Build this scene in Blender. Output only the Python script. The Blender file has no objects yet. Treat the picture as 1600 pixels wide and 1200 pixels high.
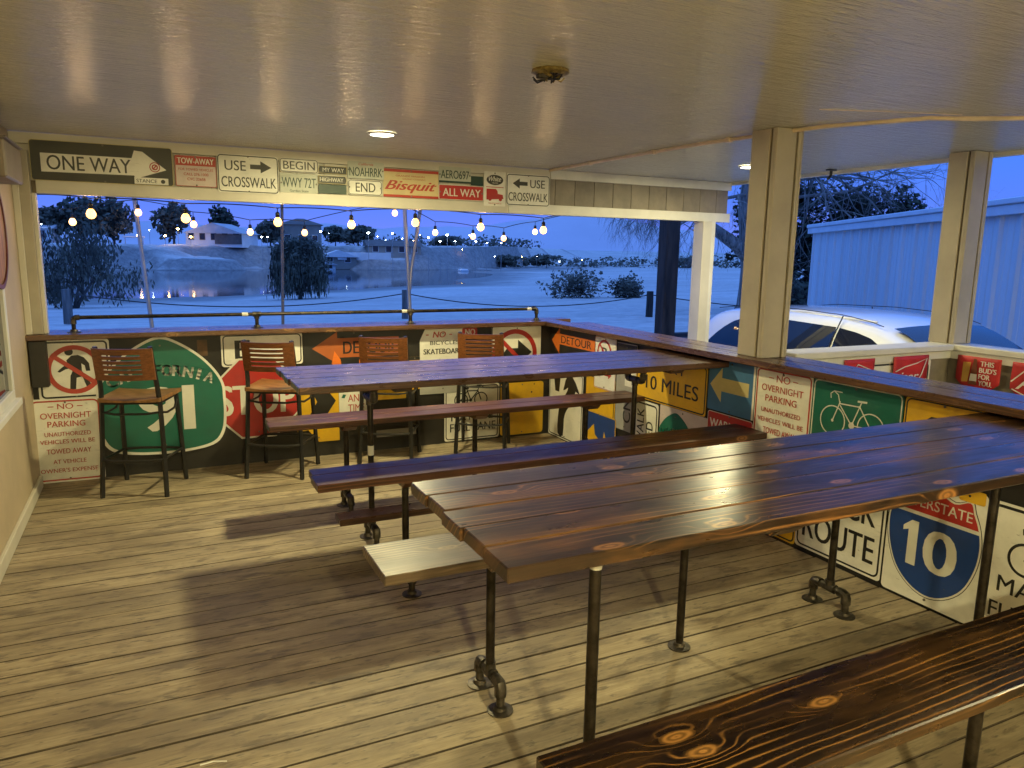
import bpy, bmesh, math, random
from mathutils import Vector, Matrix
random.seed(7)
D = bpy.data
scene = bpy.context.scene
COL = scene.collection
PI = math.pi

# ------------------------------------------------------------------ camera
cam_data = D.cameras.new('camera'); cam = D.objects.new('camera', cam_data); COL.objects.link(cam)
cam_data.sensor_width = 36.0; cam_data.lens = 36.0 * 1158.92 / 1600.0
cam_data.clip_start = 0.05; cam_data.clip_end = 6000
cam.matrix_world = Matrix(((0.90101040, 0.06042592, -0.42956835, 0.97329),
                           (-0.43348996, 0.16269795, -0.88634972, -5.96180),
                           (0.01633139, 0.98482389, 0.17278658, 1.65),
                           (0, 0, 0, 1)))
scene.camera = cam
# ------------------------------------------------------------------ world: dusk sky
world = D.worlds.new('World'); scene.world = world; world.use_nodes = True
wn = world.node_tree; wn.nodes.clear()
w_out = wn.nodes.new('ShaderNodeOutputWorld'); w_bg = wn.nodes.new('ShaderNodeBackground')
w_tc = wn.nodes.new('ShaderNodeTexCoord'); w_sep = wn.nodes.new('ShaderNodeSeparateXYZ')
w_ramp = wn.nodes.new('ShaderNodeValToRGB')
wn.links.new(w_tc.outputs['Generated'], w_sep.inputs[0]); wn.links.new(w_sep.outputs['Z'], w_ramp.inputs[0])
e = w_ramp.color_ramp.elements
e[0].position = 0.0; e[0].color = (0.115, 0.16, 0.62, 1)
e[1].position = 1.0; e[1].color = (0.16, 0.36, 1.0, 1)
m_ = e.new(0.07); m_.color = (0.06, 0.14, 0.60, 1)
m_ = e.new(0.20); m_.color = (0.022, 0.145, 0.64, 1)
# the physical sky, low sun behind the building, adds its own slight falloff
w_sky = wn.nodes.new('ShaderNodeTexSky'); w_sky.sky_type = 'NISHITA'; w_sky.sun_disc = False
w_sky.sun_elevation = math.radians(0.5); w_sky.sun_rotation = math.radians(200)
w_tint = wn.nodes.new('ShaderNodeMixRGB'); w_tint.blend_type = 'MULTIPLY'; w_tint.inputs[0].default_value = 1
w_tint.inputs[2].default_value = (0.0003, 0.002, 0.006, 1)
w_add = wn.nodes.new('ShaderNodeMixRGB'); w_add.blend_type = 'ADD'; w_add.inputs[0].default_value = 1
wn.links.new(w_sky.outputs[0], w_tint.inputs[1]); wn.links.new(w_ramp.outputs[0], w_add.inputs[1])
wn.links.new(w_tint.outputs[0], w_add.inputs[2]); wn.links.new(w_add.outputs[0], w_bg.inputs[0])
w_bg.inputs[1].default_value = 1.15
wn.links.new(w_bg.outputs[0], w_out.inputs[0])
# ------------------------------------------------------------------ lamps of the place: recessed ceiling lights
LED_COL = (1.0, 0.89, 0.46)
LED = [(2.34, -1.2, 45), (5.43, -1.15, 32), (1.2, -7.2, 115), (5.43, -6.4, 60)]
for x, y, p in LED:
    ld = D.lights.new('recessed_lamp', 'AREA'); ld.shape = 'DISK'; ld.size = 0.15; ld.energy = p; ld.color = LED_COL
    lo = D.objects.new('recessed_lamp', ld); COL.objects.link(lo); lo.location = (x, y, 2.366)
BULB_COL = (1.0, 0.66, 0.30)
FILL_LAMPS = [(1.0, -9.45, 1.95), (3.4, -9.45, 1.95)]      # unseen lamps added behind the viewer to brighten ceiling and deck
for x, y, z in FILL_LAMPS:
    ld = D.lights.new('fill_lamp_light', 'POINT'); ld.energy = 160 if x < 2 else 290; ld.color = LED_COL; ld.shadow_soft_size = 0.13
    lo = D.objects.new('fill_lamp_light', ld); COL.objects.link(lo); lo.location = (x, y, z)
# exposure / view
scene.view_settings.view_transform = 'Standard'; scene.view_settings.look = 'None'
scene.view_settings.exposure = 0.58; scene.view_settings.gamma = 1.0; scene.view_settings.use_curve_mapping = False
scene.cycles.use_denoising = True
scene.cycles.max_bounces = 7; scene.cycles.diffuse_bounces = 4; scene.cycles.glossy_bounces = 4
scene.cycles.transparent_max_bounces = 8; scene.cycles.sample_clamp_indirect = 4.0

# ================================================================== materials
MATS = {}
class NT:
    def __init__(s, name):
        s.m = D.materials.new(name); s.m.use_nodes = True; s.t = s.m.node_tree; s.t.nodes.clear()
        s.out = s.n('ShaderNodeOutputMaterial'); s.b = s.n('ShaderNodeBsdfPrincipled'); s.l(s.b.outputs[0], s.out.inputs[0])
    def n(s, t, **k):
        x = s.t.nodes.new(t)
        for a, v in k.items(): setattr(x, a, v)
        return x
    def l(s, a, b): s.t.links.new(a, b)
    def inp(s, sock, v):
        if isinstance(v, bpy.types.NodeSocket): s.l(v, sock)
        else: sock.default_value = v
    def math(s, op, a, b=None, c=None):
        x = s.n('ShaderNodeMath', operation=op); s.inp(x.inputs[0], a)
        if b is not None: s.inp(x.inputs[1], b)
        if c is not None: s.inp(x.inputs[2], c)
        return x.outputs[0]
    def mix(s, f, a, b, mode='MIX'):
        x = s.n('ShaderNodeMixRGB', blend_type=mode); s.inp(x.inputs[0], f)
        s.inp(x.inputs[1], a if not isinstance(a, tuple) else (*a, 1)[:4]); s.inp(x.inputs[2], b if not isinstance(b, tuple) else (*b, 1)[:4])
        return x.outputs[0]
    def coord(s, scale=(1, 1, 1), rnd=True, kind='Object'):
        tc = s.n('ShaderNodeTexCoord'); src = tc.outputs[kind]
        if rnd:
            oi = s.n('ShaderNodeObjectInfo'); v = s.n('ShaderNodeVectorMath', operation='SCALE')
            cb = s.n('ShaderNodeCombineXYZ'); s.l(oi.outputs['Random'], cb.inputs[0]); s.l(oi.outputs['Random'], cb.inputs[1]); s.l(oi.outputs['Random'], cb.inputs[2])
            s.l(cb.outputs[0], v.inputs[0]); v.inputs['Scale'].default_value = 53.0
            ad = s.n('ShaderNodeVectorMath', operation='ADD'); s.l(src, ad.inputs[0]); s.l(v.outputs[0], ad.inputs[1]); src = ad.outputs[0]
        return s.scale(src, scale)
    def scale(s, src, sc):
        mp = s.n('ShaderNodeMapping'); s.l(src, mp.inputs[0]); mp.inputs['Scale'].default_value = sc
        return mp.outputs[0]
    def noise(s, vec, scale=5, detail=4, rough=0.55, dist=0.0):
        x = s.n('ShaderNodeTexNoise'); s.l(vec, x.inputs['Vector']); x.inputs['Scale'].default_value = scale
        x.inputs['Detail'].default_value = detail; x.inputs['Roughness'].default_value = rough; x.inputs['Distortion'].default_value = dist
        return x.outputs['Fac']
    def ramp(s, fac, stops, interp='LINEAR'):
        x = s.n('ShaderNodeValToRGB'); s.l(fac, x.inputs[0]); el = x.color_ramp.elements; x.color_ramp.interpolation = interp
        while len(el) > 1: el.remove(el[0])
        el[0].position = stops[0][0]; el[0].color = (*stops[0][1], 1) if isinstance(stops[0][1], tuple) else (stops[0][1],) * 3 + (1,)
        for p, c in stops[1:]:
            q = el.new(p); q.color = (*c, 1) if isinstance(c, tuple) else (c, c, c, 1)
        return x.outputs[0]
    def bump(s, h, strength=0.3, dist=0.01):
        x = s.n('ShaderNodeBump'); s.l(h, x.inputs['Height']); x.inputs['Strength'].default_value = strength; x.inputs['Distance'].default_value = dist
        s.l(x.outputs[0], s.b.inputs['Normal']); return x
    def set(s, **k):
        for a, v in k.items():
            a = {'color': 'Base Color', 'rough': 'Roughness', 'metal': 'Metallic', 'spec': 'Specular IOR Level', 'coat': 'Coat Weight', 'coatr': 'Coat Roughness'}.get(a, a)
            s.inp(s.b.inputs[a], (*v, 1) if isinstance(v, tuple) and len(v) == 3 else v)
        return s

def mat(name, color, rough=0.6, var=0.12, scale=6.0, stretch=(1, 1, 1), metal=0.0, bump=0.0, spec=0.5, bscale=None):
    if name in MATS: return MATS[name]
    t = NT(name); c = t.coord(stretch)
    f = t.noise(c, scale, 5, 0.6)
    dark = tuple(v * (1 - var * 2) for v in color); lite = tuple(min(1, v * (1 + var)) for v in color)
    t.set(color=t.ramp(f, [(0.3, dark), (0.7, lite)]), rough=rough, metal=metal, spec=spec)
    if bump: t.bump(t.noise(c, bscale or scale * 6, 4), bump, 0.004)
    MATS[name] = t.m; return t.m

def sign_paint(name, color, rough=0.42, wear=1.0):
    if name in MATS: return MATS[name]
    t = NT(name); c = t.coord((1, 1, 1))
    f = t.noise(c, 4.5, 5, 0.65); g = t.noise(t.scale(c, (1, 5, 1)), 11, 6, 0.7); sc = t.noise(t.scale(c, (9, 34, 1)), 2.3, 3, 0.6)
    dirt = t.math('MULTIPLY', t.ramp(f, [(0.42, 0.0), (0.68, 0.55)]), wear)
    col = t.mix(dirt, color, tuple(v * 0.62 + 0.02 for v in color))
    col = t.mix(t.math('MULTIPLY', t.ramp(g, [(0.60, 0.0), (0.72, 0.5)]), wear), col, tuple(v * 0.5 + 0.03 for v in color))
    col = t.mix(t.math('MULTIPLY', t.ramp(sc, [(0.70, 0.0), (0.74, 0.5)]), wear), col, (0.12, 0.10, 0.08))
    t.set(color=col, rough=t.ramp(f, [(0.3, rough), (0.7, rough + 0.2)]))
    t.bump(t.noise(c, 3.0, 2), 0.25, 0.01)
    MATS[name] = t.m; return t.m

def emis(name, color, strength):
    if name in MATS: return MATS[name]
    t = NT(name); t.set(color=(0.8, 0.8, 0.8)); t.b.inputs['Emission Color'].default_value = (*color, 1); t.b.inputs['Emission Strength'].default_value = strength
    MATS[name] = t.m; return t.m

def burnt_wood(name, dark, mid, bright, freq=30, line=0.5, knots=0.5, rough=0.2, patch=0.3, warp=5.0, bump=0.10, power=6.0, spec=0.5, coat=0.2):
    if name in MATS: return MATS[name]
    t = NT(name); c = t.coord((1, 1, 1))
    tco = t.n('ShaderNodeTexCoord'); so = t.n('ShaderNodeSeparateXYZ'); t.l(tco.outputs['Object'], so.inputs[0])
    s0 = t.n('ShaderNodeSeparateXYZ'); t.l(c, s0.inputs[0])
    cb = t.n('ShaderNodeCombineXYZ'); t.l(s0.outputs[0], cb.inputs[0]); t.l(t.math('ADD', s0.outputs[1], t.math('MULTIPLY', so.outputs[2], 0.8)), cb.inputs[1])
    flat = cb.outputs[0]
    sx = t.n('ShaderNodeSeparateXYZ'); t.l(flat, sx.inputs[0])
    # knots: stretched cells, only some are active
    kv = t.scale(flat, (2.6, 7.0, 0))
    vo = t.n('ShaderNodeTexVoronoi'); vo.voronoi_dimensions = '2D'; t.l(kv, vo.inputs['Vector']); vo.inputs['Scale'].default_value = 1.0; vo.inputs['Randomness'].default_value = 0.9
    sc = t.n('ShaderNodeSeparateColor'); t.l(vo.outputs['Color'], sc.inputs[0])
    act = t.math('GREATER_THAN', sc.outputs[0], 1 - knots)
    d = vo.outputs['Distance']
    wob = t.noise(flat, 20, 2); d2 = t.math('ADD', d, t.math('MULTIPLY', t.math('SUBTRACT', wob, 0.5), 0.07))
    near = t.math('MULTIPLY', act, t.ramp(d2, [(0.0, 1.0), (0.10, 0.62), (0.36, 0.0)], 'EASE'))
    core = t.math('MULTIPLY', act, t.ramp(d2, [(0.0, 1.0), (0.10, 0.95), (0.135, 0.0)]))
    n1 = t.noise(t.scale(flat, (0.55, 2.6, 0)), 1.0, 3, 0.5)
    n2 = t.noise(t.scale(flat, (3.0, 9.0, 0)), 1.0, 3, 0.5)
    ph = t.math('MULTIPLY', sx.outputs[1], freq * 2 * PI)
    ph = t.math('ADD', ph, t.math('MULTIPLY', n1, warp * 2 * PI))
    ph = t.math('ADD', ph, t.math('MULTIPLY', n2, 5.0))
    ph = t.math('ADD', ph, t.math('MULTIPLY', near, 17.0))
    s1 = t.math('MULTIPLY_ADD', t.math('SINE', ph), 0.5, 0.5)
    s1 = t.math('POWER', s1, power)
    ringp = t.math('SINE', t.math('MULTIPLY', d2, 95.0))
    gate = t.ramp(t.noise(t.scale(flat, (0.8, 5.5, 0)), 1.3, 3, 0.6), [(0.44, 0.03), (0.60, 1.0)])
    lines = t.math('MULTIPLY', t.math('MULTIPLY', s1, gate), line)
    fine = t.noise(t.scale(flat, (2.2, 90, 0)), 1.0, 4, 0.7)
    pm = t.math('MULTIPLY', t.ramp(t.noise(t.scale(flat, (1.6, 6.0, 0)), 1.0, 4, 0.6), [(0.47, 0.0), (0.66, 1.0)]), patch)
    col = t.mix(t.ramp(fine, [(0.35, 0.0), (0.7, 1.0)]), dark, mid)
    col = t.mix(t.math('MULTIPLY', pm, t.ramp(fine, [(0.3, 0.3), (0.65, 1.0)])), col, tuple(v * 0.6 for v in bright))
    col = t.mix(lines, col, bright)
    kc = t.mix(t.math('MULTIPLY_ADD', ringp, 0.5, 0.5), tuple(v * 0.42 for v in bright), bright)
    col = t.mix(t.math('MULTIPLY', core, 0.9), col, kc)
    r = t.ramp(t.noise(t.scale(flat, (3, 10, 0)), 2.0, 4), [(0.3, max(0.05, rough - 0.05)), (0.7, rough + 0.08)])
    t.set(color=col, rough=r, coat=coat, coatr=rough * 0.8, spec=spec)
    hb = t.math('ADD', t.math('MULTIPLY', fine, 0.6), t.math('MULTIPLY', s1, 0.5))
    t.bump(hb, bump, 0.002)
    MATS[name] = t.m; return t.m

def deck_wood():
    t = NT('weathered_deck_wood'); c = t.coord((1, 1, 1)); oi = t.n('ShaderNodeObjectInfo')
    g = t.noise(t.scale(c, (1.6, 26, 3)), 1.0, 6, 0.65, 0.6)
    g2 = t.noise(t.scale(c, (7, 120, 3)), 1.0, 4, 0.7)
    tc = t.n('ShaderNodeTexCoord'); gp = t.n('ShaderNodeNewGeometry')
    st = t.noise(t.scale(gp.outputs['Position'], (0.9, 2.2, 1)), 1.6, 6, 0.65, 0.4)
    st2 = t.noise(t.scale(gp.outputs['Position'], (2.8, 8.0, 1)), 1.7, 5, 0.6)
    st3 = t.noise(t.scale(gp.outputs['Position'], (5.0, 22.0, 1)), 2.0, 4, 0.6)
    col = t.ramp(g, [(0.25, (0.24, 0.185, 0.115)), (0.52, (0.41, 0.33, 0.215)), (0.8, (0.55, 0.45, 0.30))])
    col = t.mix(t.ramp(g2, [(0.42, 0.0), (0.72, 0.5)]), col, (0.17, 0.125, 0.075))
    col = t.mix(t.ramp(st, [(0.44, 0.0), (0.60, 0.72)]), col, (0.20, 0.155, 0.10))
    col = t.mix(t.ramp(st2, [(0.53, 0.0), (0.64, 0.7)]), col, (0.13, 0.10, 0.07))
    col = t.mix(t.ramp(st3, [(0.58, 0.0), (0.64, 0.65)]), col, (0.10, 0.085, 0.065))
    v = t.math('MULTIPLY_ADD', oi.outputs['Random'], 0.26, 0.84)
    hv = t.n('ShaderNodeHueSaturation'); t.l(col, hv.inputs['Color']); t.l(v, hv.inputs['Value'])
    t.set(color=hv.outputs[0], rough=t.ramp(st, [(0.3, 0.62), (0.7, 0.5)]), spec=0.35)
    t.bump(t.math('ADD', g, t.math('MULTIPLY', g2, 0.5)), 0.4, 0.004)
    MATS['deck'] = t.m; return t.m

def ceiling_paint():
    t = NT('glossy_ceiling_paint'); c = t.coord((1, 1, 1), rnd=False)
    a = t.noise(t.scale(c, (5, 34, 1)), 1.0, 2, 0.6)
    b = t.noise(t.scale(c, (2.2, 22, 1)), 1.0, 3, 0.6)
    k = t.noise(c, 0.9, 4, 0.55)
    w = t.noise(t.scale(c, (45, 130, 1)), 1.0, 2, 0.6)
    t.set(color=t.ramp(k, [(0.3, (0.63, 0.605, 0.47)), (0.7, (0.72, 0.695, 0.55))]), rough=0.18, spec=0.6)
    h = t.math('ADD', t.math('ADD', t.math('MULTIPLY', a, 0.9), t.math('MULTIPLY', t.ramp(t.noise(t.scale(c, (3.5, 26, 1)), 1.7, 3, 0.6), [(0.52, 0.0), (0.60, 1.0)]), 0.35)), t.math('MULTIPLY', b, 0.5)); h = t.math('ADD', h, t.math('MULTIPLY', w, 0.42))
    t.bump(h, 1.0, 0.0065)
    MATS['ceiling'] = t.m; return t.m

def sand():
    t = NT('pale_sand'); gp = t.n('ShaderNodeNewGeometry'); p = gp.outputs['Position']
    a = t.noise(p, 0.05, 5, 0.6); b = t.noise(p, 1.8, 6, 0.65); c = t.noise(t.scale(p, (0.25, 1.0, 1)), 0.3, 5, 0.6)
    col = t.ramp(a, [(0.3, (0.52, 0.49, 0.45)), (0.7, (0.66, 0.63, 0.60))])
    col = t.mix(t.ramp(b, [(0.35, 0.45), (0.6, 0.0)]), col, (0.28, 0.275, 0.27))
    col = t.mix(t.ramp(c, [(0.5, 0.0), (0.68, 0.35)]), col, (0.32, 0.31, 0.29))
    hz = t.n('ShaderNodeSeparateXYZ'); t.l(p, hz.inputs[0])
    wetm = t.n('ShaderNodeMapRange'); t.l(t.math('ADD', hz.outputs[2], t.math('MULTIPLY', t.noise(p, 0.3, 4), 0.3)), wetm.inputs[0]); wetm.inputs[1].default_value = -1.80; wetm.inputs[2].default_value = -1.62; wetm.inputs[3].default_value = 0.7; wetm.inputs[4].default_value = 0.0
    col = t.mix(wetm.outputs[0], col, (0.13, 0.12, 0.115))
    trk = t.ramp(t.noise(t.scale(p, (0.10, 1.4, 1)), 0.5, 4, 0.6, 0.8), [(0.56, 0.0), (0.64, 0.45)]); col = t.mix(trk, col, (0.33, 0.31, 0.29))
    wd = t.ramp(t.noise(p, 3.2, 3, 0.7), [(0.66, 0.0), (0.72, 0.7)]); col = t.mix(wd, col, (0.14, 0.13, 0.10))
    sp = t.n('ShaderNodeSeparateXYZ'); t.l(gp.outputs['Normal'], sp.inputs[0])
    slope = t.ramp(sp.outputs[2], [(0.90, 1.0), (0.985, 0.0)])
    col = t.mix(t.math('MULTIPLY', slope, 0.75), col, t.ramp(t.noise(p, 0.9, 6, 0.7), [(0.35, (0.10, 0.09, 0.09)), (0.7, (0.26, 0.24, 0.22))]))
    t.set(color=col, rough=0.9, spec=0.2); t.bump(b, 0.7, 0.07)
    MATS['sand'] = t.m; return t.m

def water():
    t = NT('lake_water'); gp = t.n('ShaderNodeNewGeometry')
    n = t.noise(t.scale(gp.outputs['Position'], (0.5, 1.6, 1)), 1.0, 3, 0.5)
    t.set(color=(0.012, 0.018, 0.03), rough=0.05, spec=0.6); t.bump(n, 0.05, 0.06)
    MATS['water'] = t.m; return t.m

M_DECK = deck_wood(); M_CEIL = ceiling_paint(); M_SAND = sand(); M_WATER = water()
W_TABLE2 = burnt_wood('stained_table_planks', (0.014, 0.008, 0.005), (0.045, 0.022, 0.011), (0.40, 0.18, 0.055), 46, 0.75, 0.42, 0.31, 0.8, 6.5, power=9.0)
W_TABLE1 = burnt_wood('stained_far_table_planks', (0.035, 0.016, 0.010), (0.085, 0.038, 0.020), (0.26, 0.12, 0.05), 80, 0.3, 0.2, 0.29, 0.45, 3.0)
W_BENCH = burnt_wood('stained_bench_planks', (0.032, 0.013, 0.009), (0.10, 0.040, 0.022), (0.30, 0.13, 0.05), 80, 0.35, 0.3, 0.33, 0.45, 3.0, spec=0.35, coat=0.05)
W_BOLD = burnt_wood('burnt_bench_plank', (0.007, 0.0045, 0.003), (0.020, 0.010, 0.006), (0.42, 0.20, 0.055), 40, 0.75, 0.60, 0.26, 0.25, 5.5, power=11.0)
W_GREY = burnt_wood('worn_bench_plank', (0.05, 0.032, 0.020), (0.12, 0.080, 0.048), (0.42, 0.29, 0.15), 45, 0.9, 0.6, 0.40, 0.6, 5.0, 0.2)
W_BAR = burnt_wood('stained_bar_planks', (0.045, 0.020, 0.011), (0.12, 0.055, 0.028), (0.30, 0.15, 0.06), 70, 0.4, 0.3, 0.28, 0.5, 3.0)
M_STOOLWOOD = mat('orange_brown_veneer', (0.19, 0.066, 0.020), 0.32, 0.25, 3, (3, 30, 30))
M_SEATWOOD = mat('worn_stool_seat', (0.28, 0.135, 0.045), 0.35, 0.3, 3, (5, 28, 1))
M_BLACKMETAL = mat('black_powder_coat', (0.016, 0.015, 0.014), 0.4, 0.2, 12)
M_PIPE = mat('black_iron_pipe', (0.045, 0.036, 0.028), 0.42, 0.4, 20, metal=0.75)
M_FIT = mat('cast_iron_fitting', (0.10, 0.085, 0.068), 0.45, 0.4, 25, metal=0.8, bump=0.2)
M_BLACKWALL = mat('black_painted_plywood', (0.020, 0.017, 0.014), 0.55, 0.35, 4, (1, 1, 1), bump=0.2)
M_TAN = mat('tan_paint', (0.42, 0.37, 0.285), 0.5, 0.08, 3, bump=0.12)
M_TANDARK = mat('tan_paint_groove', (0.24, 0.19, 0.12), 0.6, 0.15, 5)
M_CREAM = mat('cream_trim_paint', (0.60, 0.56, 0.47), 0.42, 0.06, 3, bump=0.12)
M_WHITE = mat('white_trim_paint', (0.70, 0.68, 0.62), 0.4, 0.07, 4, bump=0.1)
M_BEIGE = mat('beige_siding_paint', (0.24, 0.205, 0.16), 0.6, 0.14, 5, (1, 1, 1), bump=0.3)
M_WALLL = mat('stucco_wall_paint', (0.50, 0.40, 0.27), 0.6, 0.07, 2.5, bump=0.35, bscale=70)
M_CONDUIT = mat('pinkish_painted_conduit', (0.72, 0.58, 0.44), 0.45, 0.1, 8)
M_RUBBER = mat('black_rubber', (0.012, 0.012, 0.012), 0.6)
M_GLASSDK = None
def glass_dark():
    t = NT('tinted_glass'); t.set(color=(0.008, 0.012, 0.03), rough=0.04, spec=0.55); return t.m
M_GLASSDK = glass_dark()
M_CARPAINT = (lambda t: (t.set(color=(0.78, 0.79, 0.80), rough=0.28, coat=1.0, coatr=0.06), t.m)[1])(NT('white_car_paint'))
M_CHROME = mat('bright_metal', (0.6, 0.6, 0.6), 0.2, 0.05, 5, metal=1.0)
M_METALB = mat('ribbed_metal_siding', (0.64, 0.69, 0.72), 0.45, 0.06, 0.7, (1, 1, 0.2), bump=0.05)
M_METALT = mat('metal_eave_trim', (0.66, 0.72, 0.78), 0.45, 0.06, 2)
M_ASPHALT = mat('asphalt', (0.055, 0.055, 0.06), 0.85, 0.25, 9, bump=0.4)
M_KERB = mat('dark_kerb', (0.05, 0.05, 0.055), 0.8)
M_BARK = mat('cottonwood_bark', (0.27, 0.235, 0.21), 0.9, 0.45, 2.5, (5, 5, 0.6), bump=0.9)
M_TWIG = mat('bare_twigs', (0.25, 0.22, 0.20), 0.9, 0.3, 3)
M_TWIGD = mat('dark_twigs', (0.085, 0.075, 0.07), 0.9, 0.3, 3)
M_LEAF = mat('dark_green_leaves', (0.030, 0.042, 0.022), 0.7, 0.5, 1.2)
M_LEAF2 = mat('olive_leaves', (0.105, 0.105, 0.075), 0.8, 0.5, 0.8)
M_LEAF3 = mat('grey_green_foliage', (0.12, 0.115, 0.085), 0.85, 0.45, 0.5)
M_POST = mat('creosote_post', (0.040, 0.032, 0.027), 0.85, 0.4, 3, (4, 4, 0.5), bump=0.7)
M_GREYPOST = mat('grey_wood_post', (0.15, 0.14, 0.13), 0.85, 0.3, 3, (4, 4, 0.5), bump=0.5)
M_GALV = mat('galvanized_pole', (0.42, 0.41, 0.40), 0.4, 0.2, 4, (1, 1, 0.3), metal=0.6)
M_CABLE = mat('dark_cable', (0.015, 0.014, 0.013), 0.6)
M_MOUNT = mat('painted_haze_mountain', (0.60, 0.55, 0.60), 1.0, 0.05, 0.006, spec=0.0)  # distance haze is put into this pale purplish base colour
M_HOUSEW = mat('white_house_wall', (0.68, 0.68, 0.68), 0.8, 0.06, 0.6)
M_HOUSET = mat('tan_house_wall', (0.30, 0.26, 0.22), 0.8, 0.1, 0.6)
M_ROOFG = mat('pale_roof', (0.48, 0.48, 0.50), 0.8, 0.1, 0.8)
M_ROOFD = mat('brown_roof', (0.14, 0.12, 0.11), 0.85, 0.15, 0.8)
M_WIN = mat('house_window_glass', (0.02, 0.022, 0.03), 0.1, 0.1)
SW = sign_paint('sign_white', (0.79, 0.77, 0.69)); SK = sign_paint('sign_black', (0.012, 0.011, 0.010))
SR = sign_paint('sign_red', (0.42, 0.022, 0.016)); SG = sign_paint('sign_green', (0.004, 0.125, 0.085))
SY = sign_paint('sign_yellow', (0.72, 0.41, 0.010)); SO = sign_paint('sign_orange', (0.72, 0.17, 0.018))
SB = sign_paint('sign_blue', (0.008, 0.045, 0.22)); SLB = sign_paint('sign_light_blue', (0.045, 0.16, 0.36))
SRT = sign_paint('sign_red_print', (0.44, 0.05, 0.03)); SWP = sign_paint('sign_white_print', (0.70, 0.68, 0.60), wear=0.5)
SYP = sign_paint('sign_pale_yellow', (0.55, 0.46, 0.22)); SGR = sign_paint('sign_grey', (0.36, 0.35, 0.32))
SDK = sign_paint('sign_faded_dark', (0.045, 0.045, 0.035)); SOB = sign_paint('sign_brown_orange', (0.40, 0.10, 0.02))
SDKG = sign_paint('plate_dark_green', (0.02, 0.05, 0.035)); SPL = sign_paint('plate_pale', (0.50, 0.52, 0.44))
SCR = sign_paint('sign_cream', (0.62, 0.50, 0.26)); SPK = sign_paint('sign_pink_white', (0.60, 0.50, 0.46))
M_FLAG = mat('red_pennant_cloth', (0.50, 0.022, 0.028), 0.55, 0.12, 8)
M_FLAGW = mat('white_pennant_print', (0.74, 0.70, 0.66), 0.6, 0.05)
M_BEER = mat('amber_print', (0.55, 0.30, 0.06), 0.5, 0.1); M_BOTTLE = mat('brown_bottle_print', (0.16, 0.045, 0.02), 0.4, 0.2)
M_BRASS = mat('corroded_brass', (0.34, 0.26, 0.09), 0.45, 0.4, 40, metal=0.6)
M_SPEAKER = mat('grey_speaker_plastic', (0.26, 0.215, 0.17), 0.55, 0.08)
M_AMBER = mat('amber_barrel_wood', (0.42, 0.20, 0.06), 0.5, 0.3, 4, (14, 14, 1))

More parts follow.
